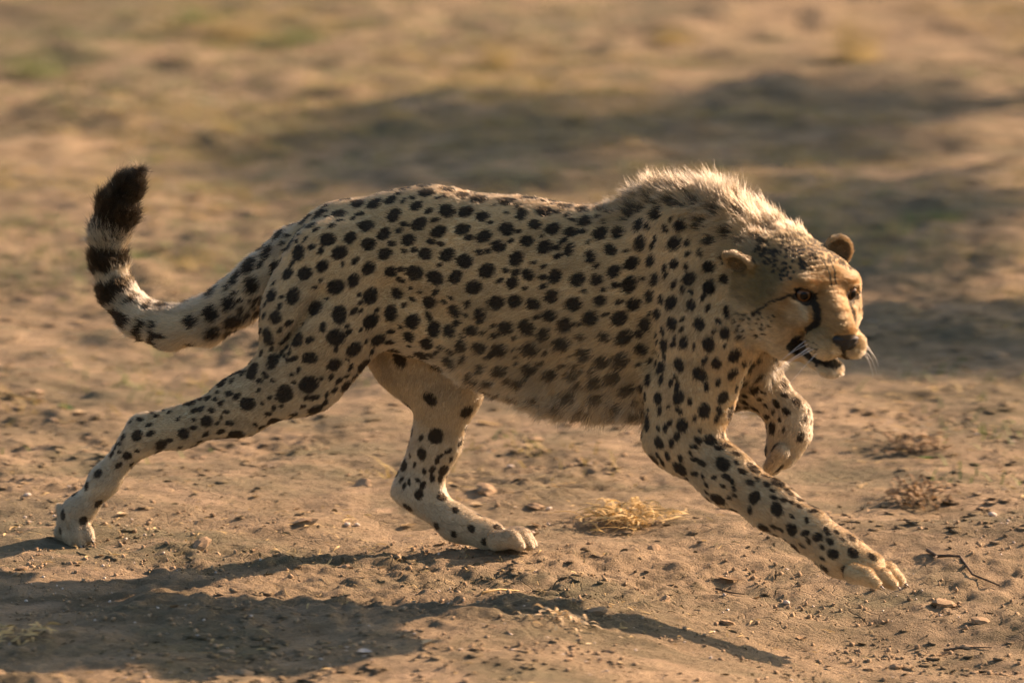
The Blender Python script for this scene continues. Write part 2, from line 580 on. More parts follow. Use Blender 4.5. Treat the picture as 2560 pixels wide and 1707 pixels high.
for i, (dw, ln, dv) in enumerate(((-.048, -52, 12), (-.020, -10, 14), (.012, 8, 6), (.040, 4, -2))):
    rc(P(2160 + ln * .5, 1420 + dv, SW - .03 + dw), P(2216 + ln, 1428 + dv, SW - .03 + dw * 1.15), 26, 22, k=0.005, hl=0.005, c=TAN * .80, ss=0.0)
    rc(P(2216 + ln, 1428 + dv, SW - .03 + dw * 1.15), P(2242 + ln, 1446 + dv, SW - .03 + dw * 1.15), 22, 14, k=0.004, hl=0.005, c=TAN * .80, ss=0.0)

# far foreleg, folded in the air
GW = 0.085
rc(P(1690, 640, GW - .03), P(1800, 850, GW), 72, 95, s=0.55, fd=nrm(-ZUP), hl=0.011, k=0.06)
rc(P(1800, 850, GW), P(1800, 960, GW), 88, 66, s=0.6, fd=nrm(-ZUP), hl=0.010, k=0.04, c=PALE)
rc(P(1800, 960, GW), P(1905, 965, GW), 62, 50, s=0.75, hl=0.008, c=PALE * .86, sr=0.013, sp=0.046)
rc(P(1905, 965, GW), P(1972, 1040, GW), 50, 46, s=0.8, hl=0.008, c=PALE * .86, sr=0.015, sp=0.046)
rc(P(1972, 1040, GW), P(1975, 1085, GW - .01), 46, 42, s=0.85, hl=0.008, c=PALE * .86, sr=0.012, sp=0.046)
rc(P(1975, 1085, GW - .01), P(1955, 1130, GW - .02), 42, 40, s=1.0, hl=0.008, c=(TAN + PALE) * .42, sr=0.010, sp=0.046)
for i, (dw, ln) in enumerate(((-.040, 0), (-.014, 6), (.014, 4), (.038, -6))):
    rc(P(1958 + i * 4 - 6, 1130, GW - .02 + dw), P(1932 + i * 6 - 8, 1166 + ln, GW - .02 + dw), 21, 16, k=0.004, hl=0.006, c=PALE * 0.55, ss=0.0)

# hollows behind the shoulder blade and in the flank
rc(P(1588, 640, -.120), P(1612, 900, -.116), 22, 24, k=0.035, neg=True)
rc(P(985, 735, -.124), P(1085, 800, -.124), 30, 30, k=0.045, neg=True)
rc(P(700, 880, NW - .055), P(800, 740, NW - .072), 10, 14, k=0.03, neg=True)

# tail, swung back and up
TAIL = [(735, 630, 62), (650, 702, 52), (590, 755, 52), (515, 802, 49), (425, 818, 45), (345, 792, 41),
        (292, 730, 36), (272, 655, 35), (273, 585, 37), (292, 525, 37), (318, 470, 26), (340, 440, 9)]
tl = np.concatenate([[0], np.cumsum([math.dist(TAIL[i][:2], TAIL[i + 1][:2]) for i in range(len(TAIL) - 1)])])
tl = tl / tl[-1]
for i in range(len(TAIL) - 1):
    (u0, v0, r0), (u1, v1, r1) = TAIL[i], TAIL[i + 1]
    f = tl[i + 1]
    tip = sstep(.70, .90, np.float64(f))
    rc(P(u0, v0, 0), P(u1, v1, 0), r0, r1, k=0.03, hl=0.015 + 0.004 * f + 0.013 * tip, c=PALE,
       tail=(tl[i], tl[i + 1]), ss=1.0 if f < .42 else 0.0, lay=0.40 - 0.28 * tip, sr=0.0185, sp=0.042)

# head, turned towards the camera
HY, HP, HR = R(28), R(16), R(-3)
fh = np.array([math.sin(HY), -math.cos(HY), 0])
HF = fh * math.cos(HP) - ZUP * math.sin(HP)
HT0 = fh * math.sin(HP) + ZUP * math.cos(HP)
HS0 = np.array([math.cos(HY), math.sin(HY), 0])
HS = HS0 * math.cos(HR) + HT0 * math.sin(HR)
HT = HT0 * math.cos(HR) - HS0 * math.sin(HR)
HAX = np.stack([HF, HS, HT])
EYE = np.array([0.088, 0.0, 0.006])
HO = at(2071, 737, yc(2040) - 0.135) - EYE @ HAX


def H(f, s, t):
    return HO + f * HF + s * HS + t * HT


def head_at(u, v, s_):
    """Point of the head's plane s = const seen at that pixel."""
    d = ray(u, v)
    return CAM + d * ((s_ - (CAM - HO) @ HS) / (d @ HS))


HK = dict(head=1.0, hl=0.0085, ss=0.0, lay=0.36)
back_f = -HF - 0.2 * HT


def hel(f, s, t, rf, rs, rt, k=0.02, fd=None, **kw):
    d = dict(HK); d.update(kw)
    ell(H(f, s, t), (rf, rs, rt), HAX, k=k, fd=back_f if fd is None else fd, **d)


def hrc(a, b, ra, rb, s=1.0, k=0.02, **kw):
    d = dict(HK); d.update(kw)
    fd = d.pop('fd', back_f)
    rc(H(*a), H(*b), ra * PPM, rb * PPM, s=s, L=HS, k=k, fd=fd, **d)


hel(-.035, 0, -.022, .100, .092, .070)               # skull
hel(.030, 0, .004, .068, .078, .070, k=0.03)         # forehead
EYE_C, EYE_A = {}, {}
for s in (-1, 1):
    hel(.056, s * .053, .004, .033, .035, .030, k=0.015)      # orbit
    hel(.070, s * .046, .032, .027, .028, .013, k=0.022)     # brow
    hel(.090, s * .038, -.036, .042, .027, .029, k=0.02)     # side of the snout
    hel(.025, s * .072, -.060, .062, .038, .062, k=0.03, hl=0.011)    # cheek
    hel(-.050, s * .082, -.090, .062, .040, .070, k=0.04, hl=0.022, lay=0.5)   # ruff
    hel(.152, s * .029, -.074, .042, .034, .028, k=0.007)    # whisker pad
    hel(.030, s * .048, -.116, .058, .032, .042, k=0.03)     # jowl
hrc((.062, 0, .012), (.166, 0, -.043), .036, .029, s=0.95, k=0.018)   # nose bridge
hel(.122, 0, -.072, .050, .042, .034, k=0.015)
hrc((.0, 0, -.110), (.146, 0, -.131), .048, .018, s=1.2, k=0.02)     # lower jaw
hel(.154, 0, -.132, .021, .027, .012, k=0.010, hl=0.010)              # chin
hrc((-.06, 0, -.04), (-.10, 0, -.07), .095, .10, k=0.04, hl=0.014, head=0.6)
for s in (-1, 1):
    ax = nrm(HF * 0.90 + HS * s * 0.42 + HT * .02)
    EYE_A[s] = ax
    EYE_C[s] = H(.0775, s * .0535, .006)
    sd = nrm(np.cross(HT, ax)); up = np.cross(ax, sd)
    tilt = R(14) * s
    sd, up = sd * math.cos(tilt) + up * math.sin(tilt), up * math.cos(tilt) - sd * math.sin(tilt)
    ell(EYE_C[s] + ax * .016, (.022, .0240, .0126), np.stack([ax, sd, up]), k=0.004, neg=True)
hel(.146, 0, -.1085, .056, .066, .0095, k=0.004, neg=True)            # parted lips
# ears: shallow bowls
def ear(c, out, face, rr, k=0.010):
    n = nrm(face)
    o = nrm(out - (out @ n) * n)
    b = np.cross(n, o)
    A = np.stack([o, b, n])
    ell(c, rr, A, k=k, fd=o, head=1.0, hl=0.008, ss=0.0, ear=1.0, lay=0.5)
    ell(c + n * (rr[2] * .90) + o * .002, (rr[0] * .86, rr[1] * .84, rr[2] * 1.05), A, k=0.003, neg=True)
    rc(c - o * rr[0] * .6, c - o * rr[0] * 1.4 - n * .006, rr[1] * .72 * PPM, rr[1] * .8 * PPM, s=0.6, L=n, k=0.015, fd=o, head=1.0, hl=0.009, ss=0.0)
    return c, n, o


near_ear = ear(head_at(1850, 660, -.122), np.array([-.76, 0.05, .64]), np.array([-.42, -.62, -.66]), (.038, .030, .0115))
far_ear = ear(H(-.036, .082, .047), HS * .35 + HT * .85 - HF * .2, HF * .80 - HS * .25 + HT * .05, (.031, .029, .015))

VOX = 0.0034



def mesh_cheetah():
    lo = np.min([bounds(p)[0] for p in PRIMS], 0) - 0.03
    hi = np.max([bounds(p)[1] for p in PRIMS], 0) + 0.03
    n = np.ceil((hi - lo) / VOX).astype(int) + 1
    D = np.full(n, 1.0, np.float32)
    for p in [q for q in PRIMS if not q['neg']] + [q for q in PRIMS if q['neg']]:
        b0, b1 = bounds(p)
        m = p['k'] + 0.02
        i0 = np.maximum(np.floor((b0 - m - lo) / VOX).astype(int), 0)
        i1 = np.minimum(np.ceil((b1 + m - lo) / VOX).astype(int) + 1, n)
        gx, gy, gz = [lo[a] + VOX * np.arange(i0[a], i1[a]) for a in range(3)]
        X = np.stack(np.meshgrid(gx, gy, gz, indexing='ij'), -1).reshape(-1, 3)
        d = sdf(p, X)[0].astype(np.float32).reshape(len(gx), len(gy), len(gz))
        S = D[i0[0]:i1[0], i0[1]:i1[1], i0[2]:i1[2]]
        k = p['k']
        if p['neg']:
            d = -d
            h = np.maximum(k - np.abs(S - d), 0) / k
            S[...] = np.maximum(S, d) + h * h * k * 0.25
        else:
            h = np.maximum(k - np.abs(S - d), 0) / k
            S[...] = np.minimum(S, d) - h * h * k * 0.25
    # surface nets
    ins = D < 0
    c = [ins[i:n[0] - 1 + i, j:n[1] - 1 + j, l:n[2] - 1 + l] for i in (0, 1) for j in (0, 1) for l in (0, 1)]
    cnt = sum(a.astype(np.int8) for a in c)
    act = (cnt > 0) & (cnt < 8)
    ai = np.argwhere(act)
    ids = -np.ones(act.shape, np.int64)
    ids[act] = np.arange(len(ai))
    acc = np.zeros((len(ai), 3)); num = np.zeros(len(ai))
    cor = [(i, j, l) for i in (0, 1) for j in (0, 1) for l in (0, 1)]
    val = {q: D[ai[:, 0] + q[0], ai[:, 1] + q[1], ai[:, 2] + q[2]] for q in cor}
    for q in cor:
        for ax in range(3):
            if q[ax] == 0:
                q2 = list(q); q2[ax] = 1; q2 = tuple(q2)
                a, b = val[q], val[q2]
                x = (a < 0) != (b < 0)
                t = np.where(x, a / np.where(x, a - b, 1), 0)
                pt = np.array(q, float)[None] + np.zeros((len(ai), 3))
                pt[:, ax] += t
                acc += pt * x[:, None]; num += x
    V = lo + VOX * (ai + acc / num[:, None])
    faces = []
    for ax in range(3):
        sl0 = [slice(None)] * 3; sl1 = [slice(None)] * 3
        sl0[ax] = slice(0, -1); sl1[ax] = slice(1, None)
        e0, e1 = ins[tuple(sl0)], ins[tuple(sl1)]
        ch = np.argwhere(e0 != e1)
        o1, o2 = (ax + 1) % 3, (ax + 2) % 3
        ch = ch[(ch[:, o1] > 0) & (ch[:, o2] > 0) & (ch[:, o1] < n[o1] - 1) & (ch[:, o2] < n[o2] - 1)]
        flip = e0[ch[:, 0], ch[:, 1], ch[:, 2]]
        q = []
        for (a, b) in ((0, 0), (-1, 0), (-1, -1), (0, -1)):
            w = ch.copy(); w[:, o1] += a; w[:, o2] += b
            q.append(ids[w[:, 0], w[:, 1], w[:, 2]])
        q = np.stack(q, 1)
        q = np.where(flip[:, None], q, q[:, ::-1])
        faces.append(q)
    F = np.concatenate(faces)
    F = F[(F >= 0).all(1)]
    # smooth
    E = np.concatenate([F[:, [0, 1]], F[:, [1, 2]], F[:, [2, 3]], F[:, [3, 0]]])
    deg = np.bincount(E.ravel(), minlength=len(V)).astype(float)
    for lam in (0.5, 0.5, 0.5, -0.35, 0.5, -0.35):
        s = np.zeros_like(V)
        for ax in range(3):
            s[:, ax] = np.bincount(E[:, 0], V[E[:, 1], ax], len(V)) + np.bincount(E[:, 1], V[E[:, 0], ax], len(V))
        V = V + lam * (s / np.maximum(deg, 1)[:, None] - V)
    # keep the largest piece only if stray bits exist: none are expected
    N = np.zeros_like(V)
    fn = np.cross(V[F[:, 2]] - V[F[:, 0]], V[F[:, 3]] - V[F[:, 1]])
    for ax in range(3):
        for q in range(4):
            N[:, ax] += np.bincount(F[:, q], fn[:, ax], len(V))
    return V, F, nrm(N)


V, F, N = mesh_cheetah()
nv = len(V)

# per-vertex coat parameters, blended from the limbs around the point
W = np.zeros(nv)
att = {k: np.zeros(nv) for k in ('hl', 'sr', 'sp', 'ss', 'mane', 'head', 'lay', 'ear', 'belly')}
cc = np.zeros((nv, 3)); fdv = np.zeros((nv, 3)); tailw = np.zeros(nv); tailp = np.zeros(nv)
for p in PRIMS:
    if p['neg']: continue
    d, h = sdf(p, V)
    w = np.exp(-np.clip(np.abs(d) if False else np.maximum(d, -0.02), -0.02, 0.3) / 0.011)
    W += w
    for k in att:
        att[k] += w * p['at'].get(k, 0.0)
    cc += w[:, None] * np.asarray(p['at']['c'])
    fdv += w[:, None] * p['fd']
    t = p['at']['tail']
    if isinstance(t, tuple):
        tailw += w
        tailp += w * (t[0] + (t[1] - t[0]) * h)
for k in att: att[k] /= W
cc /= W[:, None]
tailp = tailp / np.maximum(tailw, 1e-9)
tailw = tailw / W
flow = fdv - (fdv * N).sum(1)[:, None] * N
flow = nrm(flow)
head = att['head']
HL = (V - HO) @ HAX.T                         # head coordinates
latn = N @ LAT
lat_pos = (V - at(1280, 800, 0)) @ LAT        # sideways position relative to the animal's mid-plane

# back darker, underside paler (the coat itself: countershading of the fur colour)
under = sstep(0.25, 0.9, -N[:, 2]) * (1 - head)
cc = cc * (1 - under[:, None] * 0.8) + CREAM * (under[:, None] * 0.8)


# ---- mane along the nape
mane = att['mane'] * sstep(0.25, 0.8, N[:, 2])
mane_dir = nrm(ZUP * 1.0 - HEADING * 0.50)
cc = cc * (1 - mane[:, None] * 0.7) + np.array([0.56, 0.415, 0.245]) * (mane[:, None] * 0.7)
belly = np.clip(att['belly'] * 1.2, 0, 1) * sstep(-0.20, 0.65, -N[:, 2])
hl = att['hl'] + mane * 0.038 + belly * 0.018

# ---- spots: thrown on the surface, never closer than their spacing
perm = RNG.permutation(nv)[:26000]
sc_, sr_, sd_ = [], [], []
wob = noise3(V, 55.0, 3)
cpos = np.zeros((1600, 3)); crad = np.zeros(1600); nc = 0
spot_ok = (att['ss'] > 0.25) & (head < 0.35) & ((tailw < 0.5) | (tailp < 0.45))
spot_src = []
for vi in perm:
    if not spot_ok[vi]: continue
    p = V[vi]
    if nc:
        d = np.sqrt(((cpos[:nc] - p) ** 2).sum(1))
        if (d < att['sp'][vi]).any(): continue
    cpos[nc] = p; crad[nc] = att['sr'][vi] * RNG.uniform(0.82, 1.12) * (0.75 + 0.25 * att['ss'][vi]); nc += 1
    spot_src.append(vi)
    if nc >= 1300: break
n_main = nc
for vi in perm[:9000]:
    if not spot_ok[vi] or nc >= 1580: continue
    p = V[vi]
    d = np.sqrt(((cpos[:nc] - p) ** 2).sum(1))
    if (d < crad[:nc] + 0.0085).any(): continue
    if RNG.random() < 0.30 or att['ss'][vi] < 0.9: continue
    cpos[nc] = p; crad[nc] = RNG.uniform(0.0045, 0.0080); nc += 1
    spot_src.append(vi)
spot = np.full(nv, -1.0)
ang = RNG.normal(0, 0.5, nc)
VX, VY, VZ = [np.ascontiguousarray(V[:, q]) for q in range(3)]
for i in range(nc):
    vi = spot_src[i]
    e = flow[vi] * math.cos(ang[i]) + np.cross(N[vi], flow[vi]) * math.sin(ang[i])
    rr_ = crad[i] * 1.8
    near = np.nonzero(np.abs(VX - cpos[i, 0]) < rr_)[0]
    near = near[(np.abs(VY[near] - cpos[i, 1]) < rr_) & (np.abs(VZ[near] - cpos[i, 2]) < rr_)]
    dv = V[near] - cpos[i]
    st = 1.25 if i < n_main else 1.7
    dd = np.sqrt(np.maximum((dv * dv).sum(1) - (1 - 1 / st ** 2) * (dv @ e) ** 2, 0))
    same = N[near] @ N[vi] > 0.1
    f = np.where(same, 1 - dd / (crad[i] * (0.94 + 0.28 * (wob[near] - 0.5))), -1)
    spot[near] = np.maximum(spot[near], f)
spot_soft = np.clip(att['hl'] / 0.012, 0.6, 3.0)

# ---- tail: rings and a black tip
tb = np.full(nv, -1.0)
for (c0, hw) in ((.94, .145), (.735, .030), (.640, .026), (.565, .020), (.505, .017), (.450, .014)):
    c1 = c0 + 0.012 * (noise3(V, 30, 40) - 0.5) * 4
    tb = np.maximum(tb, 1 - np.abs(tailp - c1) / hw)
blotch = noise3(V, 22, 77)
tb = np.where(tailp < 0.60, tb - 1.0 * sstep(0.45, 0.65, blotch), tb)
cc = np.where((tailw > .5)[:, None], PALE + (CREAM - PALE) * sstep(.35, .6, tailp)[:, None], cc)
spot = np.where((tailw > 0.5) & (tailp > 0.43), np.where(tb > 0, np.minimum(tb * 3, 1), -0.5), spot)

# ---- face markings in head coordinates (evaluated on the skin and again at every hair root)
ORANGE = np.array([0.53, 0.36, 0.175])
FAWN = np.array([0.43, 0.32, 0.165])
WHITE = np.array([0.80, 0.74, 0.62])
BLACK = np.array([0.040, 0.029, 0.016])
hv = HL[head > 0.5]


def snap(pts, n=8):
    """Pull a polyline given in head coordinates onto the near half of the face."""
    out = []
    for a, b in zip(pts[:-1], pts[1:]):
        for t in np.linspace(0, 1, n, endpoint=False):
            out.append(np.array(a) * (1 - t) + np.array(b) * t)
    out.append(np.array(pts[-1]))
    return [hv[((hv - p) ** 2).sum(1).argmin()] for p in out]


TEAR = snap([(.100, .036, -.004), (.116, .034, -.018), (.124, .037, -.034), (.120, .044, -.054), (.110, .052, -.074), (.102, .058, -.090), (.098, .062, -.106)])
EYELINE = snap([(.080, .080, .006), (.055, .090, -.020), (.025, .104, -.056), (.008, .108, -.074)])
LIPS = snap([(.098, .062, -.100), (.130, .060, -.101), (.172, .038, -.099), (.192, 0, -.090)])
LOWLIP = snap([(.092, .058, -.116), (.125, .046, -.116), (.155, .026, -.116), (.172, 0, -.118)])
PHIL = snap([(.190, 0, -.072), (.194, 0, -.092)])
LID = snap([(.084, .082, -.004), (.094, .070, -.014), (.104, .056, -.020), (.114, .050, -.034)])
BROWL = [snap([(.100, .004, .034), (.088, .006, .050), (.070, .008, .066), (.045, .012, .074)]), snap([(.074, .040, .048), (.058, .044, .056), (.03, .046, .062)])]
rs = random.Random(5)
SPECK = []
for _ in range(300):
    f, sd_ = rs.uniform(-.085, .066), rs.uniform(-.088, .088)
    p = np.array([f, sd_, .10])
    SPECK.append((hv[((hv[:, :2] - p[:2]) ** 2).sum(1).argmin()] if False else hv[(((hv - p) * (3, 3, .6)) ** 2).sum(1).argmin()], rs.uniform(.0030, .0052)))
for row in range(5):
    for q in range(7):
        f = .068 - q * .017 + rs.uniform(-.006, .006) - row * .004
        t = -.046 - row * .0125 - q * .0075 + rs.uniform(-.004, .004)
        for sg in (-1, 1):
            p = np.array([f, sg * .14, t])
            SPECK.append((hv[(((hv - p) * (2, .7, 2)) ** 2).sum(1).argmin()], rs.uniform(.0026, .0044)))
for row in range(4):
    for q in range(5):
        for sg in (-1, 1):
            p = np.array([.178 - q * .012, sg * .09, -.064 - row * .009 - .002 * q])
            SPECK.append((hv[(((hv - p) * (2, .7, 2)) ** 2).sum(1).argmin()], .0021))
SPK = np.array([x[0] for x in SPECK]); SPR = np.array([x[1] for x in SPECK])


def face(HLp):
    m = len(HLp)
    M_ = HLp * (1, 0, 1) + np.abs(HLp) * (0, 1, 0)      # mirrored onto one half
    aS = M_[:, 1]

    def blob(f, s_, t, r):
        return np.sqrt(((M_ - np.array([f, s_, t])) ** 2).sum(1)) / r

    def line(pts, r):
        best = np.full(m, 9.0)
        for a_, b_ in zip(pts[:-1], pts[1:]):
            ba = b_ - a_
            h = np.clip(((M_ - a_) @ ba) / (ba @ ba + 1e-9), 0, 1)
            best = np.minimum(best, np.sqrt(((M_ - a_ - h[:, None] * ba) ** 2).sum(1)) / r)
        return best
    fc = np.tile(FAWN, (m, 1))

    def lay_(mask, c):
        nonlocal fc
        fc = fc * (1 - mask[:, None]) + np.asarray(c) * mask[:, None]
    lay_(sstep(-.050, .055, HLp[:, 0]) * sstep(-.075, -.01, HLp[:, 2]), ORANGE)
    lay_(sstep(-.035, -.085, HLp[:, 2]) * sstep(.15, .10, HLp[:, 0]), PALE * 1.0)
    lay_(sstep(-.085, -.120, HLp[:, 2]), CREAM)
    lay_((1 - sstep(.35, 1.0, blob(.092, .062, -.034, .036))) * .65, CREAM)
    lay_(1 - sstep(.55, 1.0, blob(.164, .032, -.088, .044)), CREAM * 1.1)
    lay_(1 - sstep(.6, 1.0, blob(.150, .0, -.140, .030)), WHITE)
    lay_((1 - sstep(.4, 1.05, blob(.078, .052, .036, .016))) * .7, PALE)
    lay_((1 - sstep(.3, 1.0, blob(.005, .092, -.008, .068))) * .85, FAWN * np.array([.62, .66, .62]))
    lay_((1 - sstep(.4, 1.0, line(LID, .0080))) * .7, CREAM)
    dk = np.full(m, -1.0)

    def dark(a_, soft=0.22):
        nonlocal dk
        dk = np.maximum(dk, (1 - a_) / soft)
    wd = 1 + 0.25 * (noise3(HLp, 90, 8) - .5) * 2
    dark(line(TEAR, .0088) / wd, .4)
    dark(line(EYELINE, .0026) / wd, 1.4)
    e_d = np.sqrt(((M_ - np.array([.094, .055, .006])) ** 2 * np.array([.7, .8, 1.35])).sum(1)) / .0245
    dark(e_d / wd)
    dark(line(LIPS, .0050) / wd)
    dark(line(LOWLIP, .0062) / wd)
    dark(blob(.100, .062, -.103, .019) / wd, .4)
    dark(line(PHIL, .0030))
    for b_ in BROWL:
        dark(line(b_, .0021) / (wd * (.5 + 1.0 * noise3(HLp, 160, 66))), 1.6)
    dark(np.abs(HLp[:, 2] + .109) / .010 + 9 * (HLp[:, 0] < .085) + 9 * (HLp[:, 0] > .172) + 9 * (aS > .05))
    w2 = 0.75 + 0.6 * noise3(HLp, 120, 18)
    hx, hy, hz = [np.ascontiguousarray(HLp[:, q]) for q in range(3)]
    for i in range(len(SPK)):
        near_ = np.nonzero(np.abs(hx - SPK[i, 0]) < .012)[0]
        near_ = near_[(np.abs(hy[near_] - SPK[i, 1]) < .012) & (np.abs(hz[near_] - SPK[i, 2]) < .012)]
        if len(near_):
            d_ = HLp[near_] - SPK[i]
            q = np.sqrt((d_ ** 2 * (0.55, 1.3, 1.3)).sum(1)) / (SPR[i] * w2[near_])
            dk[near_] = np.maximum(dk[near_], (1 - q) / .5)
    fc = fc * (0.78 + 0.44 * noise3(HLp, 75, 55))[:, None]
    return fc ** 1.25 * np.array([1.02, .98, .92]), np.clip(dk, -1, 1)


hd = sstep(0.35, 0.75, head)
fc, face_dark = face(HL)
aS = np.abs(HL[:, 1])
# black band at the back of each ear
ear_w = att['ear']
spot = np.where(head > 0.45, np.clip(face_dark, -1, 1), spot)
cc = cc * (1 - hd[:, None]) + fc * hd[:, None]
ear_m = np.zeros(nv)
for (c, n, o) in (near_ear, far_ear):
    rel = V - c
    m = (np.sqrt((rel ** 2).sum(1)) < .046) & (ear_w > .40)
    bk = rel @ n
    inside = m & ((N @ n) > 0.2)
    cc[m] = TAN * .8
    hl[m] = .009
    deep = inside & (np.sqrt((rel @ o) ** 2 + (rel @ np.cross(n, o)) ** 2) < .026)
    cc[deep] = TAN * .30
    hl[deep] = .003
    ear_m[m] = 1.0
    band = m & ((N @ n) < -0.1) & (np.abs(rel @ o + .006) < .020)
    spot = np.where(band, 1.0, np.where(m, -1.0, spot))
# nose leather is bare; so are the lips
bare = (np.sqrt((((HL - np.array([.184, 0, -.054])) / np.array([.020, .031, .021])) ** 2).sum(1)) < 1.0) & (head > .5)
spot = np.where(bare, 1.0, spot)

# white tuft on the breast
hl = hl * (1 - 0.0)
hl[bare] = 0.0
# sockets carry no hair
eye_d = np.minimum(*[np.sqrt(((V - (EYE_C[q] + EYE_A[q] * .008)) ** 2).sum(1)) for q in (-1, 1)])
hl = np.where((eye_d < .030) & (head > .4), hl * (.25 + .75 * sstep(.018, .030, eye_d)), hl)
hl = np.where((eye_d < .0200) & (head > .4), 0.0, hl)
mouth_in = (np.abs(HL[:, 2] + .1085) < .009) & (HL[:, 0] > .09) & (HL[:, 0] < .180) & (aS < .050) & (head > .4)
hl = np.where(mouth_in, 0.0, hl)

dusty = sstep(.11, .02, V[:, 2] - ground_z(V[:, 0], V[:, 1])) * (0.35 + 0.5 * noise3(V, 60, 44))
cc = cc * (1 - .75 * dusty[:, None]) + np.array([.36, .27, .165]) * (.75 * dusty[:, None])
tone = 0.90 + 0.22 * (noise3(V, 14.0, 90) - 0.5) * 2
skin = cc * tone[:, None]
m_sp = sstep(-0.02, 0.12, spot)
skin = skin * (1 - m_sp[:, None]) + BLACK * 1.3 * m_sp[:, None]

base_pt = P(1280, 1400, 0)
cheetah = empty('cheetah', (base_pt[0], base_pt[1], 0))
tag(cheetah, 'spotted cheetah stalking at a run across the bare soil, tail raised', 'cheetah')
INV = -np.array(cheetah.location)
body = mesh_obj('body', V + INV, F, M_SKIN, cheetah)
ca = body.data.attributes.new('coat', 'FLOAT_COLOR', 'POINT')
ca.data.foreach_set('color', np.concatenate([skin, np.ones((nv, 1))], 1).astype(np.float32).ravel())


def strands(name, roots, dirs, nrms, length, color, rad, curl=0.25, parent=None, droop=0.0, tipmul=1.0):
    """Hair as one curves object: root, direction at the root, bent over along the surface."""
    n = len(roots); k = 4
    t = np.linspace(0, 1, k)
    bend = nrm(dirs - (dirs * nrms).sum(1)[:, None] * nrms * 0.75)
    jit = RNG.normal(0, 1, (n, 3))
    lock = np.stack([noise3(roots, 62.0, 300 + q) for q in range(3)], 1) * 2 - 1
    lock += 0.6 * (np.stack([noise3(roots, 140.0, 330 + q) for q in range(3)], 1) * 2 - 1)
    jit = jit + lock * (3.5 + 5.0 * sstep(.012, .04, length))[:, None]
    pts = np.zeros((n, k, 3))
    for j in range(k):
        d = dirs * t[j] + (bend - dirs) * (t[j] ** 2) * 0.5 + jit * (t[j] ** 2) * curl * 0.35
        pts[:, j] = roots + d * length[:, None]
        pts[:, j, 2] -= droop * length * t[j] ** 2
    pts += INV
    hc = bpy.data.hair_curves.new(name)
    hc.add_curves([k] * n)
    hc.attributes['position'].data.foreach_set('vector', pts.astype(np.float32).ravel())
    ra = hc.attributes.get('radius') or hc.attributes.new('radius', 'FLOAT', 'POINT')
    prof = np.array([1.0, 0.95, 0.7, 0.12])
    ra.data.foreach_set('value', (rad[:, None] * prof[None]).astype(np.float32).ravel())
    c4 = np.repeat(np.concatenate([color, np.ones((n, 1))], 1)[:, None, :], k, axis=1)
    c4[:, -1, :3] *= tipmul; c4[:, -2, :3] *= 0.5 + 0.5 * tipmul
    at_ = hc.attributes.new('coat', 'FLOAT_COLOR', 'POINT')
    at_.data.foreach_set('color', np.clip(c4 ** 1.22, 0, 0.9).astype(np.float32).ravel())
    hc.materials.append(M_HAIR)
    o = bpy.data.objects.new(name, hc)
    col.objects.link(o)
    o.parent = parent
    return o


TRI = np.concatenate([F[:, [0, 1, 2]], F[:, [0, 2, 3]]])
ta = np.linalg.norm(np.cross(V[TRI[:, 1]] - V[TRI[:, 0]], V[TRI[:, 2]] - V[TRI[:, 0]]), axis=1) * 0.5


def sample(n, weight):
    w = ta * weight[TRI].mean(1)
    cdf = np.cumsum(w); cdf /= cdf[-1]
    ti = np.searchsorted(cdf, RNG.random(n))
    r1 = np.sqrt(RNG.random(n)); r2 = RNG.random(n)
    bw = np.stack([1 - r1, r1 * (1 - r2), r1 * r2], 1)
    vi = TRI[ti]
    g = lambda a: (a[vi] * (bw[..., None] if a.ndim == 2 else bw)).sum(1)
    return g


def grow(name, n, weight, mane_part=False):
    g = sample(n, weight)
    root, nn, fl = g(V), nrm(g(N)), nrm(g(flow))
    L_ = g(hl) * RNG.uniform(0.7, 1.15, n)
    la = g(att['lay'])
    mn = g(mane)
    d0 = nrm(nn * (0.22 + la)[:, None] + fl * (1 - 0.25 * la)[:, None] + RNG.normal(0, 0.13, (n, 3)))
    md = nrm(mane_dir + nn * 0.25 + RNG.normal(0, 0.15, (n, 3)))
    d0 = nrm(d0 * (1 - mn)[:, None] + md * mn[:, None])
    bl = np.clip(g(belly), 0, 1) * 0.85
    bd = nrm(-ZUP * 0.75 - HEADING * 0.55 + nn * 0.35 + RNG.normal(0, 0.16, (n, 3)))
    d0 = nrm(d0 * (1 - bl)[:, None] + bd * bl[:, None])
    c = g(cc) * (RNG.uniform(0.80, 1.18, n) * g(tone))[:, None]
    s = g(spot) + RNG.normal(0, 0.12, n) * g(spot_soft)
    hh = g(head)
    fi = np.nonzero((hh > .45) & (g(ear_m) < .5))[0]
    fcol, fdk = face((root[fi] - HO) @ HAX.T)
    s[fi] = fdk
    mixh = sstep(.35, .75, hh[fi])[:, None]
    c[fi] = (g(cc)[fi] * (1 - mixh) + fcol * mixh) * RNG.uniform(0.82, 1.16, len(fi))[:, None]
    ms = sstep(0.0, 0.14, s) * (1 - 0.25 * mn) * (1 - 0.35 * bl)
    c = c * (1 - ms[:, None]) + BLACK * RNG.uniform(0.7, 1.6, n)[:, None] * ms[:, None]
    rad = np.clip(0.00034 + L_ * 0.004, 0.0003, 0.00052)
    keep = L_ > 0.0015
    return strands(name, root[keep], d0[keep], nn[keep], L_[keep], c[keep], rad[keep], parent=cheetah)


# side facing the camera and the rims get the same coat as the rest
wt = np.where(head > .4, 3.2, 1.0) * np.where(hl > .03, 1.25, 1.0)
fur = grow('fur', 640000, wt)

# ---- eyes, nose, whiskers, claws
def ico(subdiv=2):
    import bmesh
    bm = bmesh.new()
    bmesh.ops.create_icosphere(bm, subdivisions=subdiv, radius=1.0)
    v = np.array([x.co[:] for x in bm.verts]); f = [[y.index for y in x.verts] for x in bm.faces]
    bm.free()
    return v, f


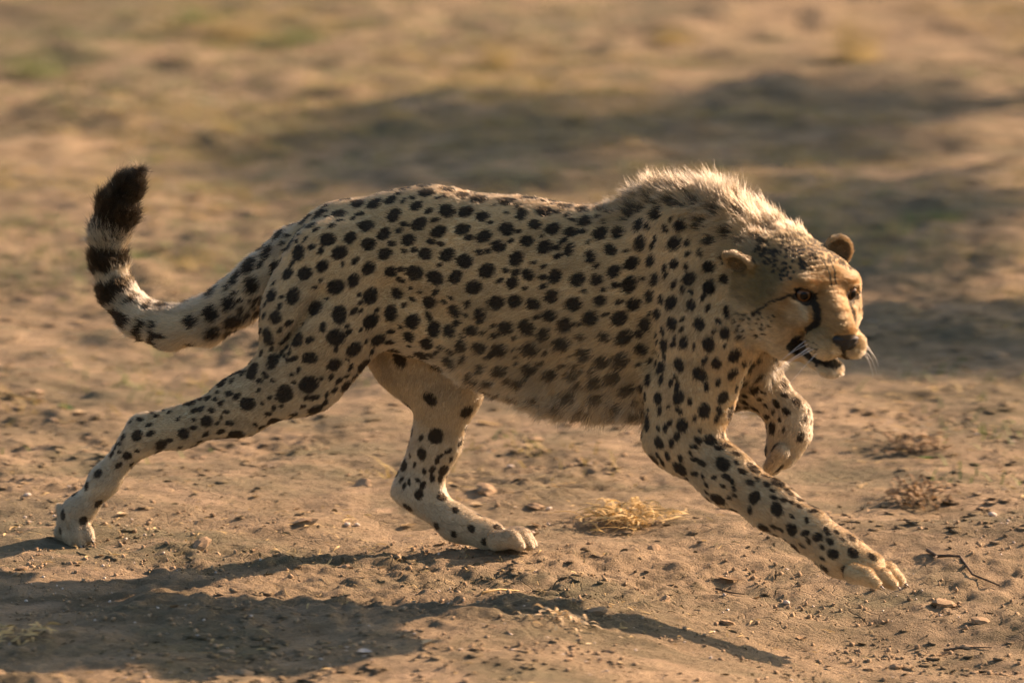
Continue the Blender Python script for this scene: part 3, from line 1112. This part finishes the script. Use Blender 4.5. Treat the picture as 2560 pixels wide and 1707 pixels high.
def mat_gloss(name, color, rough):
    m, nt, out = new_mat(name)
    p = nt.nodes.new('ShaderNodeBsdfPrincipled')
    p.inputs['Base Color'].default_value = (*color, 1)
    p.inputs['Roughness'].default_value = rough
    nt.links.new(p.outputs[0], out.inputs[0])
    return m


def mat_eye():
    m, nt, out = new_mat('amber_eye')
    L = nt.links.new
    tc = nt.nodes.new('ShaderNodeTexCoord')
    sx = nt.nodes.new('ShaderNodeSeparateXYZ')
    L(tc.outputs['Object'], sx.inputs[0])
    mm = nt.nodes.new('ShaderNodeMath'); mm.operation = 'ARCCOSINE'
    nv_ = nt.nodes.new('ShaderNodeVectorMath'); nv_.operation = 'NORMALIZE'
    L(tc.outputs['Object'], nv_.inputs[0])
    L(nv_.outputs[0], sx.inputs[0])
    L(sx.outputs['X'], mm.inputs[0])
    dv = nt.nodes.new('ShaderNodeMath'); dv.operation = 'DIVIDE'
    L(mm.outputs[0], dv.inputs[0]); dv.inputs[1].default_value = 1.5708
    r = nt.nodes.new('ShaderNodeValToRGB')
    e = r.color_ramp.elements
    e[0].position = 0.0; e[0].color = (0.004, 0.003, 0.002, 1)
    e[1].position = 0.30; e[1].color = (0.005, 0.004, 0.003, 1)
    for pos, c in ((0.36, (0.13, 0.06, 0.02, 1)), (0.55, (0.075, 0.034, 0.011, 1)), (0.60, (0.01, 0.008, 0.006, 1)), (0.8, (0.02, 0.014, 0.01, 1))):
        x = e.new(pos); x.color = c
    L(dv.outputs[0], r.inputs['Fac'])
    p = nt.nodes.new('ShaderNodeBsdfPrincipled')
    p.inputs['Roughness'].default_value = 0.08
    p.inputs['Specular IOR Level'].default_value = 0.22
    L(r.outputs[0], p.inputs['Base Color'])
    L(p.outputs[0], out.inputs[0])
    return m


M_EYE = mat_eye()
iv, if_ = ico(3)
for s in (-1, 1):
    e = mesh_obj('eye', iv * 0.0180, if_, M_EYE, cheetah)
    ax = nrm(EYE_A[s] - np.array([0, .25, 0]))
    e.location = Vector(EYE_C[s]) + Vector(INV)
    e.rotation_euler = Vector(ax).to_track_quat('X', 'Z').to_euler()

M_NOSE = mat_gloss('nose_leather', (0.012, 0.010, 0.008), 0.7)


def build_nose():
    # broad on top, pinched below, two nostrils pushed in
    v = iv.copy()
    f, s, t = v[:, 0], v[:, 1], v[:, 2]
    wid = 0.0305 * np.where(t > 0, 1.0 + .08 * t, 1 + 0.80 * t)
    pt = np.stack([f * 0.0125, s * wid, t * np.where(t > 0, .0105, .0280)], 1)
    for sg in (-1, 1):
        d = np.sqrt(((pt[:, 1:] - np.array([sg * .0115, -.003])) ** 2).sum(1))
        pt[:, 0] -= np.where(f > 0, 0.006 * np.exp(-(d / .0045) ** 2), 0)
    w = H(.183, 0, -.050) + pt @ HAX
    return mesh_obj('nose', w + INV, if_, M_NOSE, cheetah)


build_nose()


def tube(pts, radii, seg=6):
    pts = np.asarray(pts, float)
    vs_, fs = [], []
    for i, p in enumerate(pts):
        t = nrm(pts[min(i + 1, len(pts) - 1)] - pts[max(i - 1, 0)])
        a = np.cross(t, [0.31, 0.2, 0.93]); a = nrm(a); b = np.cross(t, a)
        for j in range(seg):
            an = 2 * math.pi * j / seg
            vs_.append(p + radii[i] * (math.cos(an) * a + math.sin(an) * b))
    for i in range(len(pts) - 1):
        for j in range(seg):
            j2 = (j + 1) % seg
            fs.append([i * seg + j, i * seg + j2, (i + 1) * seg + j2, (i + 1) * seg + j])
    fs.append(list(range(seg))[::-1]); fs.append([(len(pts) - 1) * seg + j for j in range(seg)])
    return np.array(vs_), fs


M_WHISK = mat_gloss('whisker_white', (0.80, 0.76, 0.68), 0.4)
for s in (-1, 1):
    for i in range(7):
        r = i // 4; q = i % 4
        p0 = np.array([.172 - .012 * q, s * (.050 + .004 * q), -.072 - .009 * r])
        ln = random.uniform(.055, .095)
        out = np.array([random.uniform(-.3, .35), s * random.uniform(.75, 1.0), -0.25 - 0.25 * r - random.uniform(0, .25)])
        out = nrm(out)
        pts = [p0 + out * ln * t + np.array([-.25 * t * t * ln, 0, -.45 * t * t * ln]) for t in np.linspace(0, 1, 6)]
        w = [H(*p) for p in pts]
        v, f = tube(w, np.linspace(.00055, .00012, 6), 5)
        mesh_obj('whisker', v + INV, f, M_WHISK, cheetah)

M_CLAW = mat_gloss('claw_horn', (0.05, 0.04, 0.032), 0.35)


def claw(p, d, ln=0.013):
    d = nrm(d)
    pts = [p + d * ln * t + np.array([0, 0, -.35 * ln * t * t]) for t in np.linspace(0, 1, 5)]
    v, f = tube(pts, [.0030, .0028, .0022, .0014, .0004], 6)
    mesh_obj('claw', v + INV, f, M_CLAW, cheetah)


for (dw, ln, dv) in ((-.048, -52, 12), (-.020, -10, 14), (.012, 8, 6), (.040, 4, -2)):
    claw(P(2250 + ln, 1450 + dv, SW - .03 + dw * 1.15), HEADING - .4 * ZUP)
for (dw, ln, dv) in ((-.045, -18, 6), (-.018, 6, 6), (.012, 12, 2), (.038, 2, -2)):
    claw(P(1322 + ln, 1358 + dv, FW + .07 + dw * 1.1), HEADING - .5 * ZUP, 0.010)

# ------------------------------------------------------------------ litter on the ground
M_STRAW = mat_plain('dry_straw', (0.52, 0.38, 0.17), 0.7, 0.35, 40, 0.2, 0.25)
M_LEAFY = mat_plain('pale_dry_leaf', (0.55, 0.42, 0.24), 0.7, 0.3, 50, 0.2, 0.2)
M_LEAFB = mat_plain('brown_dry_leaf', (0.27, 0.185, 0.10), 0.8, 0.5, 50, 0.2, 0.15)
M_LEAFG = mat_plain('green_leaf', (0.10, 0.17, 0.045), 0.5, 0.3, 50, 0.3, 0.25)
M_CLOD = mat_plain('soil_clod', (0.29, 0.208, 0.125), 0.95, 0.35, 45, 0.1)
M_PEB = mat_plain('pale_pebble', (0.56, 0.47, 0.38), 0.8, 0.2, 60, 0.2)
M_TWIG = mat_plain('dead_twig', (0.10, 0.075, 0.05), 0.85, 0.4, 80, 0.2)
M_GRASS = mat_plain('dry_grass', (0.36, 0.28, 0.11), 0.7, 0.4, 20, 0.2, 0.3)
M_GRASSG = mat_plain('greenish_grass', (0.17, 0.20, 0.075), 0.7, 0.4, 20, 0.2, 0.3)
M_BARK = mat_plain('thorn_bark', (0.13, 0.10, 0.075), 0.9, 0.4, 30, 0.1)
M_TLEAF = mat_plain('thorn_leaf', (0.075, 0.105, 0.035), 0.6, 0.4, 4, 0.2, 0.3)

i1v, i1f = ico(1)
i2v, i2f = ico(2)


def gz1(x, y):
    return float(ground_z(np.array([x]), np.array([y]))[0])


def rot_rand(n):
    q = nrm(RNG.normal(0, 1, (n, 4)))
    w, x, y, z = q.T
    return np.stack([np.stack([1 - 2 * (y * y + z * z), 2 * (x * y - z * w), 2 * (x * z + y * w)], 1),
                     np.stack([2 * (x * y + z * w), 1 - 2 * (x * x + z * z), 2 * (y * z - x * w)], 1),
                     np.stack([2 * (x * z - y * w), 2 * (y * z + x * w), 1 - 2 * (x * x + y * y)], 1)], 1)


# loose crumbs of soil: nobody could count them
def crumbs(name, n, mat, smin, smax, label):
    x = RNG.uniform(-1.8, 1.8, n * 3); y = (-1.65 + 11.5 * RNG.random(n * 3) ** 1.5)
    dens = vnoise(x * 2.3, y * 2.6, 50) * vnoise(x * 9, y * 9, 51)
    k = np.argsort(-(dens + RNG.uniform(0, .35, n * 3)))[:n]
    x, y = x[k], y[k]
    oct_v = np.array([[1, 0, 0], [-1, 0, 0], [0, 1, 0], [0, -1, 0], [0, 0, 1], [0, 0, -1.0]])
    oct_f = np.array([[0, 2, 4], [2, 1, 4], [1, 3, 4], [3, 0, 4], [2, 0, 5], [1, 2, 5], [3, 1, 5], [0, 3, 5]])
    sz = smin + (smax - smin) * RNG.random(n) ** 3
    vv = oct_v[None] * RNG.uniform(.6, 1.25, (n, 6, 1)) * sz[:, None, None] * np.array([1.1, 1, .75])
    vv = np.einsum('nij,nkj->nki', rot_rand(n), vv)
    z = ground_z(x, y) + sz * 0.3
    vv += np.stack([x, y, z], 1)[:, None]
    ff = oct_f[None] + 6 * np.arange(n)[:, None, None]
    o = mesh_obj(name, vv.reshape(-1, 3), ff.reshape(-1, 3), mat, smooth=False)
    tag(o, label, None, kind='stuff')
    return o


crumbs('soil_crumbs', 16000, M_CLOD, .0016, .0085, 'fine crumbs of brown soil strewn over the ground')
crumbs('pale_grit', 2600, M_PEB, .0014, .0052, 'pale grit and bleached bits strewn over the ground')


def strips(n, cx, cy, sx, sy, lmin, lmax, wid, rise=0.004, curl=0.3, mat=None, base=None):
    """Flat bent stems lying about; returns vertex and face arrays (5 cross-sections each)."""
    x = cx + RNG.normal(0, 1, n) * sx; y = cy + RNG.normal(0, 1, n) * sy
    if base is not None: x, y = base
    a = RNG.uniform(0, 2 * math.pi, n)
    ln = RNG.uniform(lmin, lmax, n)
    t = np.linspace(-.5, .5, 5)
    bend = RNG.normal(0, curl, n)
    ang = a[:, None] + bend[:, None] * t[None] * 2
    px = x[:, None] + np.cumsum(np.cos(ang), 1) * ln[:, None] / 5
    py = y[:, None] + np.cumsum(np.sin(ang), 1) * ln[:, None] / 5
    arch = RNG.uniform(0, 1, n)[:, None] * rise * (1 - (2 * t[None]) ** 2) + RNG.uniform(.001, rise, n)[:, None]
    pz = ground_z(px.ravel(), py.ravel()).reshape(n, 5) + arch
    w = wid * RNG.uniform(.6, 1.3, n)[:, None] * np.array([.5, 1, 1, .9, .3])[None]
    ox, oy = -np.sin(ang) * w, np.cos(ang) * w
    tilt = RNG.normal(0, .5, n)[:, None] * w
    A = np.stack([px + ox, py + oy, pz + tilt], -1); B = np.stack([px - ox, py - oy, pz - tilt], -1)
    vv = np.stack([A, B], 2).reshape(-1, 3)
    i = np.arange(n)[:, None] * 10 + np.arange(4)[None] * 2
    ff = np.stack([i, i + 1, i + 3, i + 2], -1).reshape(-1, 4)
    return vv, ff


n = 5200
xx, yy = RNG.uniform(-1.8, 1.8, n * 3), (-1.65 + 11.5 * RNG.random(n * 3) ** 1.5)
kk = np.argsort(-(vnoise(xx * 2.1 + 8, yy * 2.3, 61) + RNG.uniform(0, .5, n * 3)))[:n]
v, f = strips(n, 0, 0, 1, 1, .008, .040, .0012, base=(xx[kk], yy[kk]))
tag(mesh_obj('straw_litter', v, f, M_STRAW), 'short broken bits of dry straw strewn over the soil', None, kind='stuff')


# curled flakes of dried crust
def flakes(n, mat):
    x = RNG.uniform(-1.8, 1.8, n * 3); y = -1.65 + 9.0 * RNG.random(n * 3) ** 1.5
    k = np.argsort(-(vnoise(x * 2.0 + 3, y * 2.0, 81) + .5 * vnoise(x * 7, y * 7, 82) + RNG.uniform(0, .45, n * 3)))[:n]
    x, y = x[k], y[k]
    sz = .003 + .011 * RNG.random(n) ** 2
    an = np.arange(7) * 2 * math.pi / 7
    rad = sz[:, None] * RNG.uniform(.6, 1.25, (n, 7))
    rim = np.stack([np.cos(an) * rad * 1.2, np.sin(an) * rad, np.zeros((n, 7))], -1)
    dr, tilt = RNG.uniform(0, 2 * math.pi, n), RNG.uniform(.02, .32, n)
    rim[..., 2] = (rim[..., 0] * np.cos(dr)[:, None] + rim[..., 1] * np.sin(dr)[:, None]) * np.tan(tilt)[:, None] + (rad ** 2) * 6.0
    v = np.concatenate([np.zeros((n, 1, 3)), rim], 1)
    low = v.copy(); low[..., 2] -= .0035; low[..., :2] *= .93
    v = np.concatenate([v, low], 1) + np.stack([x, y, ground_z(x, y) + .0030], 1)[:, None]
    i = np.arange(7); j = (i + 1) % 7
    tri = np.concatenate([np.stack([0 * i, i + 1, j + 1], 1), np.stack([i + 1, i + 9, j + 9], 1), np.stack([i + 1, j + 9, j + 1], 1)])
    f = (tri[None] + 16 * np.arange(n)[:, None, None]).reshape(-1, 3)
    tag(mesh_obj('soil_flakes', v.reshape(-1, 3), f, mat, smooth=False), 'thin curled flakes of dried soil crust over the ground', None, kind='stuff')


flakes(3800, M_SOIL)
n = 4200
xx, yy = RNG.uniform(-1.8, 1.8, n * 3), (-1.65 + 10 * RNG.random(n * 3) ** 1.5)
kk = np.argsort(-(vnoise(xx * 1.8 + 18, yy * 2.0, 91) + .4 * vnoise(xx * 8, yy * 8, 92) + RNG.uniform(0, .4, n * 3)))[:n]
v, f = strips(n, 0, 0, 1, 1, .006, .028, .0022, base=(xx[kk], yy[kk]), curl=.6)
tag(mesh_obj('leaf_crumbs', v, f, mat_plain('dark_litter', (0.115, 0.092, 0.05), 0.85, 0.5, 50, 0.1)), 'dark crumbled leaf and dung litter strewn over the soil', None, kind='stuff')


# soil clods one can pick out
def clod_mesh(seed, flat=0.6):
    v = i2v.copy()
    n1 = noise3(v * .5 + seed, 2.2, seed) + .9 * noise3(v * .5 + seed, 7.0, seed + 3)
    v = v * (0.30 + 0.72 * n1)[:, None] * np.array([1.35, 1.0, flat * .85])
    me = bpy.data.meshes.new('soil_clod')
    me.from_pydata(v.tolist(), [], i2f)
    me.materials.append(M_CLOD)
    return me


CLODS = [clod_mesh(i + 1) for i in range(6)]


def put(me, name, x, y, size, lift=0.25, rz=None):
    o = bpy.data.objects.new(name, me)
    o.location = (x, y, gz1(x, y) + size * lift)
    o.scale = (size, size, size)
    o.rotation_euler = (random.uniform(-.3, .3), random.uniform(-.3, .3), random.uniform(0, 6.28) if rz is None else rz)
    col.objects.link(o)
    return o


rr = random.Random(3)
for i in range(64):
    u, v_ = rr.uniform(20, 2540), rr.uniform(40, 1690)
    g = on_ground(u, v_)
    o = put(CLODS[i % 6], 'soil_clod', g[0], g[1], rr.uniform(.008, .022), .12)
    tag(o, 'small crumbly clod of dry brown soil lying on the bare ground', 'clod', 'loose clods of soil')


# leaves
def leaf_mesh(name, mat, seed, ratio=0.36, curl=0.5):
    r2 = random.Random(seed)
    ns = 7
    vs_, fs = [], []
    for i in range(ns):
        t = i / (ns - 1)
        w = ratio * math.sin(math.pi * min(max(t * .96 + .02, 0), 1)) ** .8
        z = curl * .35 * (t - .45) ** 2
        x = t - .5
        y0 = .06 * math.sin(3 * t + seed)
        up = .45 * w * r2.uniform(.5, 1.2)
        vs_ += [(x, y0 + w, z + up), (x, y0 + w * .5, z + up * .35), (x, y0, z), (x, y0 - w * .5, z + up * .35), (x, y0 - w, z + up)]
    for i in range(ns - 1):
        for j in range(4):
            fs.append([i * 5 + j, i * 5 + j + 1, (i + 1) * 5 + j + 1, (i + 1) * 5 + j])
    me = bpy.data.meshes.new(name)
    me.from_pydata(vs_, [], fs)
    me.materials.append(mat)
    for p in me.polygons: p.use_smooth = True
    return me


def leaf(u, v_, px, mat, label, rz, ratio=.36, group=None, curl=.5):
    g = on_ground(u, v_)
    o = put(leaf_mesh('fallen_leaf', mat, int(u), ratio, curl), 'fallen_leaf', g[0], g[1], px / PPM, .06, rz)
    tag(o, label, 'leaf', group)
    return o


leaf(163, 1022, 52, M_LEAFG, 'small green leaf lying on soil near the left edge', R(-40), .3)
leaf(152, 988, 34, M_LEAFY, 'pale tan leaf just above the green leaf at the left', R(-50), .3)
leaf(214, 1126, 30, M_LEAFY, 'small yellowish leaf on soil above the stretched hind foot', R(30), .3)
leaf(706, 1133, 30, M_LEAFY, 'pale leaf in the dark hollow under the stretched hind leg', R(-12), .4)
leaf(1222, 1064, 74, M_LEAFY, 'long yellow leaf behind the forward hind shank', R(-8), .2)
leaf(1022, 1320, 46, M_LEAFY, 'pale yellow leaf by the forward hind heel', R(14), .3)
leaf(1196, 1262, 40, M_LEAFY, 'pale leaf just above the forward hind foot', R(10), .3)
leaf(2316, 1146, 46, M_LEAFG, 'flat green leaf below the upper litter heap at the right', R(5), .3)
leaf(1822, 1468, 66, M_LEAFB, 'reddish brown dry leaf below the reaching foreleg', R(-4), .3)
leaf(2150, 1352, 30, M_LEAFY, 'small pale leaf above the reaching forepaw', R(20), .45)
leaf(1072, 1608, 40, M_LEAFY, 'pale leaf in shade at the bottom centre', R(40), .45)
leaf(912, 1632, 34, M_PEB, 'greyish leaf in shade at the bottom centre left', R(10), .4)
rl = random.Random(9)
for i in range(46):
    u, v_ = rl.uniform(30, 2530), rl.uniform(880, 1690)
    leaf(u, v_, rl.uniform(16, 34), rl.choice([M_LEAFB, M_LEAFB, M_LEAFY]), 'tiny curled dry leaf scrap lying on the bare soil', rl.uniform(0, 6.28), rl.uniform(.25, .5), 'scattered leaf scraps', 1.0)

# pebbles
PEBS = []
for sd in range(3):
    v = i1v * (0.75 + 0.4 * noise3(i1v + sd, 1.7, sd + 60))[:, None] * np.array([1.2, 1, .65])
    me = bpy.data.meshes.new('pebble'); me.from_pydata(v.tolist(), [], i1f); me.materials.append(M_PEB)
    for p in me.polygons: p.use_smooth = True
    PEBS.append(me)
for i, (u, v_, px, lab) in enumerate(((1372, 1274, 8, 'tiny white pebble left of the straw clump'), (868, 1312, 9, 'left one of two white pebbles beside the hind shadow'),
                                      (892, 1314, 8, 'right one of two white pebbles beside the hind shadow'), (68, 1240, 10, 'white pebble at the left edge by the hind foot'),
                                      (1966, 1484, 11, 'pinkish pebble left of the reaching forepaw'), (2480, 1290, 12, 'pale pebble at the right edge'),
                                      (1640, 912, 8, 'small pale pebble behind the chest'), (1276, 1160, 9, 'small pale pebble under the belly'))):
    g = on_ground(u, v_)
    tag(put(PEBS[i % 3], 'pebble', g[0], g[1], px / PPM, .4), lab, 'pebble')

# straw clump on the soil
def clump(name, u, v_, n, sx, sy, lmin, lmax, wid, h, mat, label, cat):
    g = on_ground(u, v_)
    V_, F_ = [], []
    off = 0
    for layer in range(3):
        v, f = strips(n // 3, g[0], g[1], sx * (1 - .22 * layer), sy * (1 - .22 * layer), lmin, lmax, wid, rise=h * .55, curl=.45)
        v[:, 2] += h * layer / 3
        V_.append(v); F_.append(f + off); off += len(v)
    e = empty(name, (g[0], g[1], gz1(g[0], g[1])))
    o = mesh_obj('stems', np.concatenate(V_) - np.array(e.location), np.concatenate(F_), mat, e)
    o['kind'] = 'stuff'
    tag(e, label, cat)
    return e


e = clump('straw_clump', 1575, 1300, 230, .046, .050, .035, .09, .0022, .028, M_STRAW, 'yellow clump of dry straw on soil between the hind and fore legs', 'straw')
e = clump('litter_heap', 2275, 1118, 110, .060, .045, .015, .05, .0030, .022, M_LEAFB, 'upper low heap of brown leaf litter near the right edge', 'litter')
e = clump('litter_heap', 2300, 1262, 130, .050, .055, .015, .05, .0032, .030, M_LEAFB, 'lower heap of brown leaf litter near the right edge', 'litter')
e = clump('litter_heap', 1420, 1565, 60, .045, .040, .012, .04, .0026, .014, M_LEAFY, 'pale scraps of dry litter in front of the chest shadow', 'litter')
e = clump('straw_clump', 70, 1590, 50, .030, .040, .03, .07, .0022, .015, M_STRAW, 'thin patch of straw at the lower left corner', 'straw')

# twigs and stems
def stick(name, pxs, rad, mat, label, lift=0.004, side=None):
    pts = []
    for (u, v_) in pxs:
        g = on_ground(u, v_)
        pts.append([g[0], g[1], gz1(g[0], g[1]) + lift])
    v, f = tube(pts, np.linspace(rad, rad * .5, len(pts)), 6)
    e = mesh_obj(name, v, f, mat)
    tag(e, label, 'twig' if 'twig' in name else 'stem')
    if side:
        g = on_ground(*side[1]); g0 = on_ground(*side[0])
        v, f = tube([[g0[0], g0[1], gz1(g0[0], g0[1]) + lift], [g[0], g[1], gz1(g[0], g[1]) + lift * 2]], [rad * .7, rad * .3], 5)
        mesh_obj('side_shoot', v, f, mat, e)
    return e


stick('dead_twig', [(2318, 1366), (2342, 1388), (2372, 1394), (2400, 1398), (2432, 1412), (2500, 1412)], .0042, M_TWIG, 'dark bent twig right of the reaching forepaw', .006, ((2342, 1388), (2334, 1404)))
stick('dry_stem', [(1206, 1488), (1250, 1484), (1298, 1480)], .0026, M_STRAW, 'short straight dry stem in front of the hind foot', .008)
stick('dry_stem', [(18, 992), (60, 1000), (110, 1006)], .0042, M_STRAW, 'thick straw stem at the left edge', .006)
stick('dead_twig', [(1790, 1410), (1825, 1428), (1862, 1436)], .0028, M_TWIG, 'small dark twig below the reaching foreleg', .004)
stick('dead_twig', [(2360, 1600), (2410, 1622), (2480, 1622)], .0030, M_TWIG, 'thin dark twig at the lower right corner', .004)

# sparse tufts of grass in the soft background
def tuft(u, v_, n, h, spread, mat, label):
    g = on_ground(u, v_)
    x = RNG.normal(0, spread * .35, n); y = RNG.normal(0, spread * .35, n)
    an = RNG.uniform(0, 6.28, n); ln = h * RNG.uniform(.5, 1.1, n); lean = RNG.uniform(.1, .8, n)
    t = np.linspace(0, 1, 5)
    px = x[:, None] + np.cos(an)[:, None] * lean[:, None] * ln[:, None] * t ** 1.6
    py = y[:, None] + np.sin(an)[:, None] * lean[:, None] * ln[:, None] * t ** 1.6
    pz = ln[:, None] * t * (1 - .25 * lean[:, None] * t)
    w = .0022 * np.array([1, 1, .8, .5, .1])
    ox, oy = -np.sin(an)[:, None] * w, np.cos(an)[:, None] * w
    A = np.stack([px + ox, py + oy, pz], -1); B = np.stack([px - ox, py - oy, pz], -1)
    vv = np.stack([A, B], 2).reshape(-1, 3)
    i = np.arange(n)[:, None] * 10 + np.arange(4)[None] * 2
    ff = np.stack([i, i + 1, i + 3, i + 2], -1).reshape(-1, 4)
    e = empty('grass_tuft', (g[0], g[1], gz1(g[0], g[1]) - .004))
    b = mesh_obj('blades', vv, ff, mat, e); b['kind'] = 'stuff'
    tag(e, label, 'grass')


tuft(2130, 150, 70, .16, .10, M_GRASS, 'tallest dry grass tuft, at the upper right')
tuft(590, 95, 60, .07, .12, M_GRASS, 'orange tinted low grass tuft at the top left of centre')
tuft(480, 80, 60, .06, .12, M_GRASSG, 'low greenish tuft at the top left')
tuft(740, 110, 60, .07, .13, M_GRASSG, 'low greenish tuft left of the top centre')
tuft(100, 190, 80, .09, .13, M_GRASSG, 'green grass tuft at the upper left edge')
tuft(1250, 165, 50, .09, .07, M_GRASS, 'thin dry tuft at the top just left of centre')
tuft(1680, 110, 50, .07, .10, M_GRASS, 'pale low tuft at the top right of centre')
tuft(470, 660, 60, .05, .14, M_GRASS, 'low dry tuft right behind the raised tail')
tuft(2330, 560, 50, .05, .10, M_GRASSG, 'low green tuft right of the head')

# ------------------------------------------------------------------ thorn trees beyond the right edge, whose shade lies behind the cheetah
def thorn_tree(base, crowns, nleaf, label, seed):
    r2 = np.random.default_rng(seed)
    e = empty('thorn_tree', (base[0], base[1], 0))
    B0 = np.array([base[0], base[1], 0])
    V_, F_, off = [], [], 0
    fork = np.array([0.05, 0, .7])
    v, f = tube([np.array([0, 0, -.05]), np.array([.03, .02, .35]), fork], [.085, .07, .06], 9)
    V_.append(v); F_ += [[i + off for i in q] for q in f]; off += len(v)
    LV = []
    for (c, rad) in crowns:
        c = np.array(c) - B0
        for k in range(3):
            end = c + r2.normal(0, .35, 3) * np.array(rad)
            mid = (fork + end) / 2 + r2.normal(0, .08, 3)
            v, f = tube([fork, mid, end], [.04, .026, .008], 7)
            V_.append(v); F_ += [[i + off for i in q] for q in f]; off += len(v)
        m = nleaf
        # leaves gather in small sprays through the crown
        sprays = nrm(r2.normal(0, 1, (110, 3))) * (r2.random((110, 1)) ** .45) * np.array(rad) + c
        p = sprays[r2.integers(0, 110, m)] + r2.normal(0, .075, (m, 3))
        a = nrm(r2.normal(0, 1, (m, 3))); b = nrm(np.cross(a, r2.normal(0, 1, (m, 3))))
        s1 = r2.uniform(.016, .034, (m, 1)); s2 = s1 * .5
        q = np.stack([p - a * s1, p + b * s2, p + a * s1, p - b * s2], 1)
        LV.append(q.reshape(-1, 3))
    mesh_obj('trunk', np.concatenate(V_), F_, M_BARK, e)
    lv = np.concatenate(LV)
    mesh_obj('crown', lv, np.arange(len(lv)).reshape(-1, 4), M_TLEAF, e, smooth=False)['kind'] = 'stuff'
    tag(e, label, 'tree')


def shade_at(u, v_, h):
    """Where a crown of height h must stand for its shade to fall on the ground seen at (u, v)."""
    g = on_ground(u, v_)
    return g + SUN_DIR * (h / SUN_DIR[2])


def crown_over(u0, u1, v0, v1, h, rz=.2):
    """A crown whose shade covers the ground seen between those pixels."""
    a, b = on_ground((u0 + u1) / 2, v0), on_ground((u0 + u1) / 2, v1)
    mid = on_ground((u0 + u1) / 2, (v0 + v1) / 2)
    wx = (on_ground(u1, (v0 + v1) / 2)[0] - on_ground(u0, (v0 + v1) / 2)[0]) / 2
    c = np.array([mid[0], (a[1] + b[1]) / 2, 0]) + SUN_DIR * (h / SUN_DIR[2])
    return c, (max(wx - rz * 1.5, .25), (a[1] - b[1]) / 2, rz)


A, B = crown_over(540, 1560, 235, 500, 2.7), crown_over(1350, 2480, 185, 440, 2.5)
thorn_tree((B[0][0] + .2, B[0][1]), [A, B], 6500, 'thorn tree beyond the right edge whose shade crosses the background', 4)
C_, D_ = crown_over(1650, 2600, 450, 740, 2.1), crown_over(2060, 2640, 770, 930, 1.7)
thorn_tree((C_[0][0] + .3, C_[0][1]), [C_, D_], 5600, 'smaller thorn tree beyond the right edge whose shade falls beside the head', 8)


# short dead stubble of the background, too dense and blurred to count
def stubble(name, n, mat, seed, label):
    r2 = np.random.default_rng(seed)
    x = r2.uniform(-2.6, 2.6, n * 4); y = 0.9 + 12 * r2.random(n * 4)
    d = vnoise(x * 1.3 + seed, y * 1.0, seed) + .5 * vnoise(x * 4, y * 4, seed + 1) + r2.uniform(0, .35, n * 4) - .35 * (1 - sstep(1.0, 3.5, y))
    k = np.argsort(-d)[:n]
    x, y = x[k], y[k]
    an = r2.uniform(0, 6.28, n); ln = r2.uniform(.015, .055, n); lean = r2.uniform(.3, 1.5, n)
    t = np.array([0, .5, 1.0])
    px = x[:, None] + np.cos(an)[:, None] * (lean * ln)[:, None] * t ** 1.4
    py = y[:, None] + np.sin(an)[:, None] * (lean * ln)[:, None] * t ** 1.4
    pz = ground_z(x, y)[:, None] - .002 + ln[:, None] * t * (1 - .3 * t)
    w = .0026 * np.array([1, .8, .15])
    ox, oy = -np.sin(an)[:, None] * w, np.cos(an)[:, None] * w
    vv = np.stack([np.stack([px + ox, py + oy, pz], -1), np.stack([px - ox, py - oy, pz], -1)], 2).reshape(-1, 3)
    i = np.arange(n)[:, None] * 6 + np.arange(2)[None] * 2
    ff = np.stack([i, i + 1, i + 3, i + 2], -1).reshape(-1, 4)
    tag(mesh_obj(name, vv, ff, mat), label, None, kind='stuff')


stubble('dry_stubble', 16000, M_GRASS, 101, 'short dead yellowish grass stubble in the blurred background')
stubble('green_stubble', 9000, M_GRASSG, 202, 'short greenish grass stubble in the blurred background')

for (du, dw, ln) in ((-30, .010, -4), (-11, -.016, 4), (11, -.026, 5), (31, -.014, -6)):
    claw(P(196 + du * 1.1, 1357 + ln, NW + .005 + dw * 1.3), HEADING * .5 - ZUP, 0.009)
